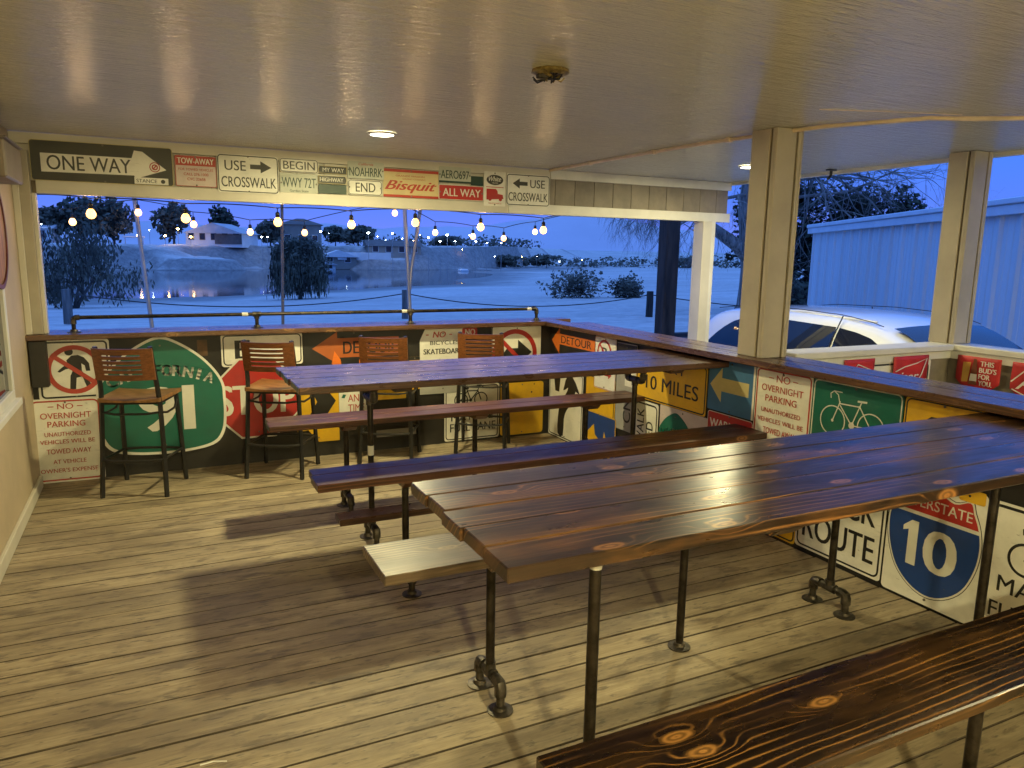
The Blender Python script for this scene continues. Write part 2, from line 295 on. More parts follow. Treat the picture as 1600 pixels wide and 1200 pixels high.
# ================================================================== mesh helpers
class MB:
    def __init__(s): s.v = []; s.f = []; s.mi = []; s.cur = 0
    def add(s, vs, fs):
        o = len(s.v); s.v += [tuple(v) for v in vs]; s.f += [tuple(i + o for i in f) for f in fs]; s.mi += [s.cur] * len(fs)
        return s
    def box(s, x0, x1, y0, y1, z0, z1, c=0.0, M=None):
        if c <= 0:
            vs = [(x, y, z) for x in (x0, x1) for y in (y0, y1) for z in (z0, z1)]
            fs = [(0, 1, 3, 2), (4, 6, 7, 5), (0, 4, 5, 1), (2, 3, 7, 6), (0, 2, 6, 4), (1, 5, 7, 3)]
        else:
            bm = bmesh.new(); bmesh.ops.create_cube(bm, size=1.0)
            for v in bm.verts:
                v.co = Vector((x0 + (v.co.x + .5) * (x1 - x0), y0 + (v.co.y + .5) * (y1 - y0), z0 + (v.co.z + .5) * (z1 - z0)))
            bmesh.ops.bevel(bm, geom=bm.edges[:], offset=c, segments=1, affect='EDGES')
            bm.verts.index_update(); vs = [v.co.copy() for v in bm.verts]; fs = [[v.index for v in f.verts] for f in bm.faces]; bm.free()
        if M is not None: vs = [M @ Vector(v) for v in vs]
        return s.add(vs, fs)
    def tube(s, pts, r, n=10, cap=True):
        pts = [Vector(p) for p in pts]; rr = r if isinstance(r, (list, tuple)) else [r] * len(pts)
        vs = []; fs = []; up = None
        for i, p in enumerate(pts):
            d = (pts[min(i + 1, len(pts) - 1)] - pts[max(i - 1, 0)]).normalized()
            if up is None: up = Vector((0, 0, 1)) if abs(d.z) < 0.9 else Vector((1, 0, 0))
            a = d.cross(up).normalized(); b = a.cross(d).normalized(); up = b
            for k in range(n):
                t = 2 * PI * k / n; vs.append(p + (a * math.cos(t) + b * math.sin(t)) * rr[i])
        for i in range(len(pts) - 1):
            for k in range(n):
                k2 = (k + 1) % n; fs.append((i * n + k, i * n + k2, (i + 1) * n + k2, (i + 1) * n + k))
        if cap:
            fs.append(tuple(range(n))[::-1]); fs.append(tuple((len(pts) - 1) * n + k for k in range(n)))
        return s.add(vs, fs)
    def prism(s, poly, z0, z1, M=None):
        n = len(poly); vs = [Vector((x, y, z0)) for x, y in poly] + [Vector((x, y, z1)) for x, y in poly]
        fs = [tuple(range(n))[::-1], tuple(range(n, 2 * n))] + [(i, (i + 1) % n, n + (i + 1) % n, n + i) for i in range(n)]
        if M is not None: vs = [M @ v for v in vs]
        return s.add(vs, fs)
    def lathe(s, prof, n=20, M=None, cap=True):
        vs = []; fs = []
        for r, z in prof:
            for k in range(n): vs.append(Vector((r * math.cos(2 * PI * k / n), r * math.sin(2 * PI * k / n), z)))
        for i in range(len(prof) - 1):
            for k in range(n):
                k2 = (k + 1) % n; fs.append((i * n + k, i * n + k2, (i + 1) * n + k2, (i + 1) * n + k))
        if cap:
            fs.append(tuple(range(n))[::-1]); fs.append(tuple((len(prof) - 1) * n + k for k in range(n)))
        if M is not None: vs = [M @ v for v in vs]
        return s.add(vs, fs)
    def mesh(s, name, mats, smooth=False, angle=0.6):
        me = D.meshes.new(name); me.from_pydata([tuple(v) for v in s.v], [], s.f)
        for m in (mats if isinstance(mats, (list, tuple)) else [mats]): me.materials.append(m)
        if any(s.mi): me.polygons.foreach_set('material_index', s.mi)
        me.update()
        if smooth:
            me.polygons.foreach_set('use_smooth', [True] * len(me.polygons))
            try: me.set_sharp_from_angle(angle=angle)
            except Exception: pass
        return me
    def obj(s, name, mats, parent=None, smooth=False, angle=0.6):
        return link(name, s.mesh(name, mats, smooth, angle), parent)

def link(name, me, parent=None, loc=None):
    o = D.objects.new(name, me); COL.objects.link(o)
    if parent is not None: o.parent = parent
    if loc is not None: o.location = loc
    return o
def tag(o, label=None, cat=None, group=None, kind=None):
    if label: o['label'] = label
    if cat: o['category'] = cat
    if group: o['group'] = group
    if kind: o['kind'] = kind
    return o
def thing(name, label, cat, loc=(0, 0, 0), rz=0.0, group=None):
    o = D.objects.new(name, None); COL.objects.link(o); o.location = loc; o.rotation_euler = (0, 0, rz); o.empty_display_size = 0.1
    return tag(o, label, cat, group)
def kids(o): return list(CH.get(o.name, [])) or [c for c in D.objects if c.parent == o]
CH = {}
def copy_tree(o, loc, rz, label, parts=None):
    r = o.copy(); COL.objects.link(r); r.location = loc; r.rotation_euler = (0, 0, rz); r['label'] = label
    for ch in [c for c in D.objects if c.parent == o]:
        c = ch.copy(); COL.objects.link(c); c.parent = r
    return r

# 2D fills through curves (holes come out right), text from the built-in font
def catmull(p, k=5, closed=True):
    out = []; n = len(p)
    for i in range(n):
        a, b, c, d = (Vector(p[(i + j - 1) % n]) for j in range(4))
        for q in range(k):
            t = q / k
            out.append(tuple(0.5 * ((2 * b) + (c - a) * t + (2 * a - 5 * b + 4 * c - d) * t * t + (3 * b - 3 * c + d - a) * t ** 3)))
    return out
def fill_mesh(loops, ext=0.0001):
    cu = D.curves.new('tmp', 'CURVE'); cu.dimensions = '2D'; cu.fill_mode = 'BOTH'; cu.extrude = ext
    for lp in loops:
        sp = cu.splines.new('POLY'); sp.points.add(len(lp) - 1)
        for i, (x, y) in enumerate(lp): sp.points[i].co = (x, y, 0, 1)
        sp.use_cyclic_u = True
    o = D.objects.new('tmp', cu); COL.objects.link(o); dg = bpy.context.evaluated_depsgraph_get(); dg.update()
    me = D.meshes.new_from_object(o.evaluated_get(dg)); D.objects.remove(o); D.curves.remove(cu); me.materials.clear()
    return me
TXT = {}
def text_data(s, bold=0.02, shear=0.0, spacing=1.0):
    key = (s, shear, spacing)
    if key not in TXT:
        cu = D.curves.new('tmp', 'FONT'); cu.body = s; cu.shear = shear; cu.extrude = 0.0001; cu.resolution_u = 4; cu.space_character = spacing
        o = D.objects.new('tmp', cu); COL.objects.link(o); dg = bpy.context.evaluated_depsgraph_get(); dg.update()
        me = D.meshes.new_from_object(o.evaluated_get(dg)); D.objects.remove(o); D.curves.remove(cu)
        vs = [v.co.copy() for v in me.vertices]; fs = [tuple(p.vertices) for p in me.polygons]; D.meshes.remove(me)
        TXT[key] = (vs, fs)
    return TXT[key]
def text_into(mb, s, x0, y0, x1, y1, z, bold=0.018, shear=0.0, rot=0.0, spacing=1.0):
    vs, fs = text_data(s, bold, shear, spacing)
    ax = min(v.x for v in vs); bx = max(v.x for v in vs); ay = min(v.y for v in vs); by = max(v.y for v in vs)
    w, h = x1 - x0, y1 - y0; cx, cy = (x0 + x1) / 2, (y0 + y1) / 2
    if abs(rot) == 90: w, h = h, w
    out = []
    c, sn = math.cos(math.radians(rot)), math.sin(math.radians(rot))
    for v in vs:
        x = ((v.x - ax) / (bx - ax) - .5) * w; y = ((v.y - ay) / max(by - ay, 1e-6) - .5) * h
        out.append((cx + x * c - y * sn, cy + x * sn + y * c, z + (0.0001 if v.z > 0 else -0.0001)))
    mb.add(out, fs)
    b = bold * h * 0.55
    for q, dx in enumerate((-b, b)):
        mb.add([(p[0] + dx * c, p[1] + dx * sn, p[2] - 0.00004 * (q + 1)) for p in out], fs)
def rrect(x0, y0, x1, y1, r, n=5):
    if r <= 0: return [(x0, y0), (x1, y0), (x1, y1), (x0, y1)]
    out = []
    for cx, cy, a in ((x1 - r, y1 - r, 0), (x0 + r, y1 - r, 90), (x0 + r, y0 + r, 180), (x1 - r, y0 + r, 270)):
        for k in range(n + 1):
            t = math.radians(a + 90 * k / n); out.append((cx + r * math.cos(t), cy + r * math.sin(t)))
    return out
def circ(cx, cy, r, n=36): return [(cx + r * math.cos(2 * PI * k / n), cy + r * math.sin(2 * PI * k / n)) for k in range(n)]
def stroke(pts, w):
    pts = [Vector(p) for p in pts]; L = []; R = []
    for i, p in enumerate(pts):
        d = (pts[min(i + 1, len(pts) - 1)] - pts[max(i - 1, 0)]).normalized(); nrm = Vector((-d.y, d.x)) * (w / 2 if not isinstance(w, (list, tuple)) else w[i] / 2)
        L.append(tuple(p + nrm)); R.append(tuple(p - nrm))
    return L + R[::-1]

BACK = lambda u, z, off: Matrix(((1, 0, 0, u), (0, 0, -1, -off), (0, 1, 0, z), (0, 0, 0, 1)))          # wall in the plane Y=0, seen from -Y
RIGHT = lambda u, z, off: Matrix(((0, 0, -1, 4.249 - off), (-1, 0, 0, u), (0, 1, 0, z), (0, 0, 0, 1)))    # wall X=4.249, seen from -X
HALFX = lambda u, z, off: Matrix(((1, 0, 0, u), (0, 0, -1, -2.61 - off), (0, 1, 0, z), (0, 0, 0, 1)))
HALFY = lambda u, z, off: Matrix(((0, 0, -1, 6.04 - off), (-1, 0, 0, u), (0, 1, 0, z), (0, 0, 0, 1)))
def sign(plane, u0, z0, w, h, base, label, items=(), cat='road sign', name='road_sign', r=0.02, outline=None, off=0.006, tilt=0.0, group=None, thick=0.0018):
    """w,h in metres; item coordinates are fractions of w and h, radii and widths in metres. For RIGHT planes u0 is the world Y of the sign's left edge."""
    F = lambda p: (p[0] * w, p[1] * h)
    loop = [F(p) for p in outline] if outline else rrect(0, 0, w, h, r)
    mb = MB(); mb.prism(loop, 0, thick); o = mb.obj(name, base); 
    o.matrix_world = plane(u0, z0, off) @ Matrix.Rotation(math.radians(tilt), 4, 'Z')
    tag(o, label, cat, group)
    z = thick + 0.0004; groups = []
    for it in items:
        k, m = it[0], it[1]; a = it[2:]
        z += 0.00035
        if k == 'text':
            s, x0, y0, x1, y1 = a[:5]; opt = a[5] if len(a) > 5 else {}
            mb = MB(); text_into(mb, s, x0 * w, y0 * h, x1 * w, y1 * h, z, **opt); me = mb.mesh('lettering', m); nm = 'lettering'
        elif k == 'letters':   # individual letters placed one by one (arched lettering)
            mb = MB()
            for (s, cx, cy, lw, lh, rot) in a[0]:
                vs, fs = text_data(s, 0.04); ax = min(v.x for v in vs); bx = max(v.x for v in vs); ay = min(v.y for v in vs); by = max(v.y for v in vs)
                c, sn = math.cos(math.radians(rot)), math.sin(math.radians(rot))
                for dz, dd in ((0, 0), (1, -.05), (2, .05)): mb.add([(dd * lh * c + cx * w + ((v.x - ax) / (bx - ax) - .5) * lw * c - ((v.y - ay) / (by - ay) - .5) * lh * sn,
                         dd * lh * sn + cy * h + ((v.x - ax) / (bx - ax) - .5) * lw * sn + ((v.y - ay) / (by - ay) - .5) * lh * c, z - .00004 * dz) for v in vs], fs)
            me = mb.mesh('lettering', m); nm = 'lettering'
        else:
            nm = 'symbol'
            if k == 'border': 
                x0, y0, x1, y1, rad, bw = a; nm = 'border'
                loops = [rrect(x0 * w, y0 * h, x1 * w, y1 * h, rad), rrect(x0 * w + bw, y0 * h + bw, x1 * w - bw, y1 * h - bw, max(rad - bw, 0.001))]
            elif k == 'rect': loops = [rrect(a[0] * w, a[1] * h, a[2] * w, a[3] * h, a[4] if len(a) > 4 else 0)]
            elif k == 'poly': loops = [[F(p) for p in a[0]]]
            elif k == 'polyhole': loops = [[F(p) for p in a[0]], [F(p) for p in a[1]]]; nm = 'border'
            elif k == 'ring': loops = [circ(a[0] * w, a[1] * h, a[2]), circ(a[0] * w, a[1] * h, a[3])]
            elif k == 'disc': loops = [circ(a[0] * w, a[1] * h, a[2])]
            elif k == 'ellipse': loops = [[(a[0] * w + a[2] * math.cos(t * PI / 18), a[1] * h + a[3] * math.sin(t * PI / 18)) for t in range(36)]]
            elif k == 'line': loops = [stroke([F(p) for p in a[0]], a[1])]
            elif k == 'multi':
                mb = MB()
                for sub in a[0]:
                    if sub[0] == 'ring': lp = [circ(sub[1] * w, sub[2] * h, sub[3]), circ(sub[1] * w, sub[2] * h, sub[4])]
                    elif sub[0] == 'disc': lp = [circ(sub[1] * w, sub[2] * h, sub[3], 20)]
                    elif sub[0] == 'line': lp = [stroke([F(p) for p in sub[1]], sub[2])]
                    else: lp = [[F(p) for p in sub[1]]]
                    mm = fill_mesh(lp); z += 0.00005
                    mb.add([(v.co.x, v.co.y, v.co.z + z) for v in mm.vertices], [tuple(p.vertices) for p in mm.polygons]); D.meshes.remove(mm)
                me = mb.mesh('symbol', m); groups.append((nm, me)); continue
            mm = fill_mesh(loops)
            mb = MB(); mb.add([(v.co.x, v.co.y, v.co.z + z) for v in mm.vertices], [tuple(p.vertices) for p in mm.polygons]); D.meshes.remove(mm)
            me = mb.mesh(nm, m)
        groups.append((nm, me))
    for nm, me in groups: link(nm, me, o)
    if h > .11 and thick < .01:
        bolt = shared_bolt()
        for fy in ((.955, .045) if h > .2 else (.5,)):
            for fx in ((.5,) if h > .2 else (.035, .965)):
                if outline and fy < .1 and fx == .5 and h < .3: continue
                b = link('bolt', bolt, o, (fx * w, (fy if not outline else .5 + (fy - .5) * .93) * h, z + .0004))
    return o
BOLT = []
def shared_bolt():
    if not BOLT: BOLT.append(MB().lathe([(.0065, -.003), (.0062, .0015), (.004, .0028), (0, .003)], 10, cap=False).mesh('bolt', mat('zinc_bolt', (0.20, 0.18, 0.15), 0.4, 0.3, 40, metal=0.7), True))
    return BOLT[0]

CEILZ = 2.387
# ================================================================== the deck: floor, ceiling, walls
joist = MB().box(0.17, 4.24, -9.6, -0.002, -0.12, -0.045).obj('floor', M_BLACKWALL); tag(joist, 'weathered wooden deck floor of the porch', kind='structure')
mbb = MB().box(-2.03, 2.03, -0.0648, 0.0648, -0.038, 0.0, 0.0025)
for i_, f_ in enumerate(mbb.f):        # side faces coloured dark so the gaps between boards look shaded
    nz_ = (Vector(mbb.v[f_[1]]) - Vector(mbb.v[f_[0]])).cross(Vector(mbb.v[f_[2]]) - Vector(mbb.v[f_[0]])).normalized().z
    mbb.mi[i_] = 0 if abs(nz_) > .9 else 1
BOARD0 = mbb.mesh('board', [M_DECK, mat('board_edge_gap_shade', (0.085, 0.062, 0.040), 0.9, 0.3, 6)])
y = -0.07; k = 0
while y > -9.5:
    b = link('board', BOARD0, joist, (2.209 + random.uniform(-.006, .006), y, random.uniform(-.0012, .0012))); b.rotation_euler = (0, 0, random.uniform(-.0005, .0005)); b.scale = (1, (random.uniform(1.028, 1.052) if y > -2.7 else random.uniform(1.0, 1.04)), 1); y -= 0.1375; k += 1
ceil = MB().box(0.10, 6.25, -9.6, -0.002, CEILZ, CEILZ + 0.10).obj('ceiling', M_CEIL); tag(ceil, 'cream glossy painted porch ceiling with brushed streaks', kind='structure')
MB().tube([(6.262, -9.6, 2.40), (6.262, -3.0, 2.40), (6.262, 0.12, 2.40)], 0.016, 6).obj('edge_trim', M_CREAM, ceil)
MB().box(6.25, 6.30, -9.6, 0.14, 2.36, 2.50).obj('fascia', M_WHITE, ceil)
MB().box(0.1, 6.4, -9.7, 0.5, 2.50, 2.56).obj('roof_deck', M_TANDARK, ceil)
for (xa, ya, xb, yb) in ((4.03, -3.12, 4.75, -3.38),):
    MB().tube([(xa, ya, CEILZ - .001), ((xa + xb) / 2, (ya + yb) / 2 - .01, CEILZ - .001), (xb, yb, CEILZ - .001)], 0.003, 6).obj('seam', M_CONDUIT, ceil)
# left wall
wl = thing('left_wall', 'tan stucco wall along the left side of the deck', 'wall', (0.19, -4.8, 0))
MB().box(-0.12, 0.0, -4.8, 4.92, -0.3, CEILZ - 0.002).obj('wall_panel', M_WALLL, wl)
MB().box(0.0, 0.022, -4.8, 4.70, 0.002, 0.085, 0.004).obj('baseboard', M_CREAM, wl)
win = MB(); 
for (a, b, c, d) in ((-1.5, 0.0, -0.06, 0.0), (-1.5, 0.0, 0.60, 0.66), (-1.5, -1.44, 0, 0.6), (-0.06, 0, 0, 0.6)):
    win.box(0.0, 0.03, a, b, c, d, 0.004)
wo = win.obj('window_frame', M_WHITE, wl); wo.location = (0.0, 3.91, 0.83)
MB().box(0.0, 0.055, -1.55, 0.05, -0.10, -0.06, 0.004).obj('sill', M_WHITE, wo)
MB().box(0.004, 0.010, -1.44, -0.06, 0.0, 0.6).obj('pane', M_GLASSDK, wo)
bs = thing('barrel_sign', 'round amber wooden sign hung on the left wall above the window', 'wall sign', (0.192, -1.02, 1.72))
Mx = Matrix.Rotation(PI / 2, 4, 'Y')
MB().lathe([(0.0, 0), (0.30, 0), (0.30, 0.025), (0.28, 0.03), (0, 0.03)], 36, Mx, cap=False).obj('disc', M_AMBER, bs, True)
MB().lathe([(0.285, 0.0305), (0.31, 0.0305), (0.31, 0.04), (0.285, 0.04), (0.285, 0.0305)], 36, Mx, cap=False).obj('rim', M_BOTTLE, bs, True)
text = MB(); text_into(text, 'R', -0.05, -0.1, 0.05, 0.1, 0.0)
sp = thing('speaker_box', 'grey box loudspeaker high in the left corner of the porch', 'speaker', (0.193, -0.62, 2.09))
MB().box(0.0, 0.13, -0.55, 0.02, -0.085, 0.115, 0.01).obj('cabinet', M_SPEAKER, sp)
MB().box(0.0, 0.14, -0.56, 0.03, 0.117, 0.127, 0.003).obj('lid', M_SPEAKER, sp)
# back corner post
cp = thing('corner_post', 'tan corner post left of the lake opening', 'post', (0.24, 0.0, 1.058))
MB().box(-0.05, 0.05, -0.05, 0.07, 0.001, 1.21, 0.004).obj('post_core', M_TAN, cp)
MB().box(0.0505, 0.075, -0.03, 0.05, 0.001, 0.94, 0.003).obj('strip', M_CREAM, cp)
MB().box(-0.049, -0.012, -0.068, -0.0505, 0.001, 1.21, 0.003).obj('strip', M_CREAM, cp)
# black sign walls below the bars
bw = thing('back_wall', 'black painted half wall at the back covered in road signs', 'wall')
MB().box(0.19, 4.25, 0.0, 0.09, -0.3, 1.018).obj('wall_panel', M_BLACKWALL, bw)
MB().box(0.20, 0.30, -0.095, -0.001, 0.70, 1.016, 0.003).obj('bracket', M_BLACKWALL, bw)
for zz, xx in ((0.86, 1.25), (0.86, 2.62), (0.6, 2.60)):
    MB().box(xx, xx + 0.07, -0.005, -0.0006, zz, zz + 0.12).obj('patch', mat('brown_stain_board', (0.10, 0.05, 0.02), 0.6, 0.4, 8), bw)
rw = thing('right_wall', 'black painted half wall on the right covered in road signs', 'wall')
MB().box(4.2505, 4.34, -9.4, 0.09, -0.3, 1.018).obj('wall_panel', M_BLACKWALL, rw)
# bar tops
bt = thing('bar_counter', 'long stained wood bar top facing the lake', 'bar counter', (2.2, 0, 1.02), group='bar counters round the deck')
for i in range(2):
    MB().box(-2.035, 2.3 if i else 2.12, -0.11 + i * 0.181, 0.068 + i * 0.181, 0, 0.038, 0.004).obj('plank', W_BAR, bt)
bt2 = thing('bar_counter', 'stained wood bar top along the right side under the tan column', 'bar counter', (4.32, -4.5, 1.02), PI / 2, group='bar counters round the deck')
MB().box(-4.9, 4.388, 0.003, 0.181, 0, 0.0375, 0.004).obj('plank', W_BAR, bt2)
MB().box(-4.9, 4.25, -0.178, 0.001, 0, 0.038, 0.004).obj('plank', W_BAR, bt2)
# header above the opening
hd = thing('header_beam', 'beige grooved header beam with white trim above the lake opening', 'beam', (0, 0, 2.0))
x = 0.19
i = 0
while x < 6.2:
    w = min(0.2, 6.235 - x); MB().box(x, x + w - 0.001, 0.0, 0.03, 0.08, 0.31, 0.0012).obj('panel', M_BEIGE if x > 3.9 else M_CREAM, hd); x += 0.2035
MB().box(0.19, 6.235, 0.0305, 0.12, 0.0, CEILZ - 2.002).obj('beam_core', M_TANDARK, hd)
MB().box(0.32, 3.79, -0.02, 0.0, -0.004, 0.082, 0.003).obj('lower_trim', M_CREAM, hd)
MB().box(3.793, 6.26, -0.022, 0.0, -0.004, 0.082, 0.003).obj('lower_trim', M_WHITE, hd)
MB().box(0.19, 4.195, -0.018, 0.0, 0.312, 0.385, 0.003).obj('upper_trim', M_CREAM, hd)
MB().box(4.198, 6.26, -0.022, 0.0, 0.306, 0.385, 0.003).obj('upper_trim', M_WHITE, hd)
# columns
def column(x, y, z0, z1, s, label, cat='column'):
    t = thing('porch_column', label, cat, (x, y, z0), group='tan porch columns')
    h = z1 - z0 - 0.002; k = s / 2
    MB().box(-k + .016, k - .016, -k + .016, k - .016, 0.001, h).obj('core', M_TANDARK, t)
    for a in range(4):
        R = Matrix.Rotation(a * PI / 2, 4, 'Z')
        MB().box(-k, k * 0.45, -k, -k + 0.0155, 0.001, h, 0.003, R).obj('board', M_TAN, t)
        MB().box(k * 0.62, k - 0.0162, -k + 0.001, -k + 0.0155, 0.001, h, 0.002, R).obj('strip', M_TAN, t)
    return t
column(4.33, -2.55, 1.058, CEILZ, 0.205, 'thick tan box column standing on the right bar top')
column(6.11, -2.55, 1.076, CEILZ, 0.19, 'tan box column at the corner of the white railing cap')
po = thing('corner_post', 'slender cream corner post under the far right end of the header', 'post', (5.98, 0.02, -0.45))
MB().box(-.075, .03, -.075, .075, 0.0, 2.445, 0.003).obj('post_core', M_CREAM, po)
MB().box(.0305, .08, -.07, .07, 0.0, 2.445, 0.003).obj('strip', M_WHITE, po)
# second half wall to the right with white cap
hw = thing('half_wall', 'beige half wall with white cap beyond the right bar', 'wall')
MB().box(4.35, 6.16, -2.608, -2.50, -0.4, 1.03).obj('wall_panel', M_BEIGE, hw)
MB().box(6.045, 6.16, -9.4, -2.609, -0.4, 1.03).obj('wall_panel', M_BEIGE, hw)
MB().box(4.505, 6.01, -2.66, -2.46, 1.032, 1.074, 0.006).obj('cap', M_WHITE, hw)
MB().box(6.012, 6.21, -9.4, -2.46, 1.032, 1.075, 0.006).obj('cap', M_WHITE, hw)
MB().box(4.505, 6.035, -2.63, -2.6085, 0.975, 1.031, 0.003).obj('trim', M_WHITE, hw)
MB().box(6.022, 6.0445, -9.4, -2.632, 0.975, 1.031, 0.003).obj('trim', M_WHITE, hw)
fl2 = MB().box(4.345, 6.04, -9.4, -2.612, -0.16, -0.02).obj('ramp_floor', M_ASPHALT); tag(fl2, 'walkway floor between the two half walls', kind='structure')
# unseen wall added behind the camera to keep blue skylight off the deck
ew = MB().box(0.1, 6.25, -9.75, -9.62, -0.4, CEILZ).obj('sky_blocking_wall', M_WALLL); tag(ew, 'unseen tan wall added at the near end to shut out blue skylight', 'wall')

for (x, y, z), lb in zip(FILL_LAMPS, ('unseen globe lamp added as fill light at the left end', 'unseen globe lamp added as fill light near the right bar')):
    t = thing('fill_lamp', lb, 'fill lamp', (x, y, z))
    MB().box(-.05, .05, -.17, -.11, -.16, .02, .01).obj('wall_plate', M_BLACKMETAL, t)
    MB().tube([(0, -.12, -.13), (0, 0, -.13), (0, 0, -.10)], .012, 8).obj('arm', M_BLACKMETAL, t, True)
    g_ = MB().lathe([(0.0, -.10), (0.06, -.08), (0.09, -.03), (0.095, .01), (0.08, .06), (0.04, .09), (0.0, .10)], 20, cap=False).obj('globe', emis('opal_globe', (1, .9, .6), 5), t, True)
    g_.visible_shadow = True
# ceiling conduit, old fixture mount, recessed lights
cd = thing('ceiling_conduit', 'thin painted conduit running across the ceiling above the right bar', 'conduit', (0, 0, CEILZ))
path = [(4.17, -0.06, -.014), (4.19, -1.0, -.014), (4.24, -2.0, -.014), (4.38, -2.85, -.014), (4.62, -3.3, -.016), (4.80, -3.42, -.022), (4.98, -3.5, -.015), (5.3, -3.75, -.014), (5.8, -4.1, -.014)]
MB().tube(path, 0.012, 8).obj('pipe', M_CONDUIT, cd, True)
for yy, xx in ((-0.7, 4.183), (-1.5, 4.215), (-2.2, 4.272)):
    MB().box(xx - .02, xx + .02, yy - .018, yy + .018, -.03, -.001, 0.004).obj('clip', M_CONDUIT, cd)
fm = thing('ceiling_fixture', 'broken brass light fixture mount with loose wires on the ceiling', 'light fixture', (2.482, -3.157, CEILZ))
MB().lathe([(0.075, -0.001), (0.078, -0.012), (0.055, -0.022), (0.05, -0.014)], 24, cap=False).obj('mounting_ring', M_BRASS, fm, True)
MB().lathe([(0.05, -0.002), (0.05, -0.0135)], 20).obj('junction_box', M_FIT, fm)
for k in range(9):
    a = random.uniform(0, 2 * PI); b = a + random.uniform(1, 3); r1, r2 = random.uniform(.02, .06), random.uniform(.01, .06)
    MB().tube([(r1 * math.cos(a), r1 * math.sin(a), -.014), (.02 * math.cos(b), .02 * math.sin(a), -.035), (r2 * math.cos(b), r2 * math.sin(b), -.045), (r2 * 1.3 * math.cos(b), r2 * 1.3 * math.sin(b), -.03)], 0.0035, 6).obj('wire', M_RUBBER if k % 3 else M_BRASS, fm, True)
MB().box(-.06, .0, -.012, .012, -.038, -.02, .003).obj('bracket', M_FIT, fm)
M_LED = emis('led_panel', (1.0, 0.93, 0.66), 14)
for (x, y, p), lb in zip(LED, ('recessed ceiling light glowing above the far table', 'recessed ceiling light glowing beyond the thick tan column', 'recessed ceiling light behind the viewer over the deck', 'recessed ceiling light over the side walkway')):
    t = thing('recessed_light', lb, 'ceiling light', (x, y, CEILZ), group='recessed ceiling lights')
    MB().lathe([(0.072, -0.012), (0.088, -0.010), (0.092, -0.001)], 28, cap=False).obj('trim_ring', M_WHITE, t, True)
    MB().lathe([(0.0, -0.0122), (0.072, -0.012)], 28, cap=False).obj('diffuser', M_LED, t)

# pipe rail on the back bar
pr_ = thing('pipe_rail', 'iron pipe rail on short stands along the lake side bar', 'rail', (0, 0.02, 1.058))
H = 0.105
MB().tube([(0.50, 0, H), (1.66, 0, H)], 0.014, 10).obj('pipe', M_PIPE, pr_, True)
MB().tube([(1.70, 0, H), (2.89, 0, H)], 0.014, 10).obj('pipe', M_PIPE, pr_, True)
MB().tube([(2.93, 0, H), (4.08, 0, H)], 0.014, 10).obj('pipe', M_PIPE, pr_, True)
def flange_prof(r=0.045): return [(r, 0.0005), (r, 0.005), (0.026, 0.009), (0.022, 0.022), (0.016, 0.023)]
for x, s in ((0.465, 1), (4.107, -1)):
    MB().tube([(x, 0, 0.02), (x, 0, H - 0.03)], 0.014, 10).obj('stand', M_PIPE, pr_, True)
    MB().tube([(x, 0, H - 0.045), (x, 0, H - 0.015), (x + s * 0.006, 0, H - 0.004), (x + s * 0.018, 0, H), (x + s * 0.04, 0, H)], 0.020, 10).obj('elbow', M_FIT, pr_, True)
for x in (1.685, 2.915):
    MB().tube([(x, 0, 0.02), (x, 0, H - 0.02)], 0.014, 10).obj('stand', M_PIPE, pr_, True)
    MB().tube([(x - .03, 0, H), (x + .03, 0, H)], 0.020, 10).tube([(x, 0, H), (x, 0, H - .035)], .020, 10).obj('tee', M_FIT, pr_, True)
for x in (0.465, 1.685, 2.915, 4.107):
    MB().lathe(flange_prof(), 20, Matrix.Translation((x, 0, 0))).obj('flange', M_FIT, pr_, True)
for x in (2.86, 4.03, 1.60):
    MB().tube([(x - .022, 0, H), (x + .022, 0, H)], 0.0152, 10, False).obj('sticker', M_WHITE, pr_, True)

# ================================================================== tables and benches
ME = {}
def shared(key, fn):
    if key not in ME: ME[key] = fn()
    return ME[key]
def hfoot_parts(parent, x, y, top=False, z=0.0):
    """H shaped pipe foot: two flanges along Y, elbows, cross pipes and a tee. top=True mirrors it under a table top."""
    s = -1 if top else 1; hy = 0.095 if not top else 0.085; zb = 0.105 if not top else 0.075
    F = shared('flange', lambda: MB().lathe(flange_prof(0.048), 20).mesh('flange', M_FIT, True))
    for q in (-1, 1):
        o = link('flange', F, parent, (x, y + q * hy, z)); o.scale = (1, 1, s)
        E_ = shared(('elbow', q, top), lambda: MB().tube([(0, 0, 0.02), (0, 0, zb - 0.025)], 0.016, 10).tube([(0, 0, zb - .045), (0, 0, zb - .016), (0, -q * .006, zb - .004), (0, -q * .018, zb), (0, -q * .042, zb)], 0.0225, 10).mesh('elbow', M_FIT, True))
        o = link('elbow', E_, parent, (x, y + q * hy, z)); o.scale = (1, 1, s)
    T_ = shared(('tee', top), lambda: MB().tube([(0, -.055, zb), (0, .055, zb)], 0.016, 10).tube([(0, -.032, zb), (0, .032, zb)], 0.0225, 10).tube([(0, 0, zb), (0, 0, zb + .038)], 0.0225, 10).mesh('tee', M_FIT, True))
    o = link('tee', T_, parent, (x, y, z)); o.scale = (1, 1, s)
def pole(parent, x, y, z0, z1, r=0.0172, label=None):
    o = MB().tube([(0, 0, z0), (0, 0, z1)], r, 12).obj('pole', M_PIPE, parent, True); o.location = (x, y, 0); return o
def plain_flange(parent, x, y, z=0.0, top=False):
    F = shared('flange2', lambda: MB().lathe(flange_prof(0.048), 20).mesh('flange', M_FIT, True)); o = link('flange', F, parent, (x, y, z)); o.scale = (1, 1, -1 if top else 1)
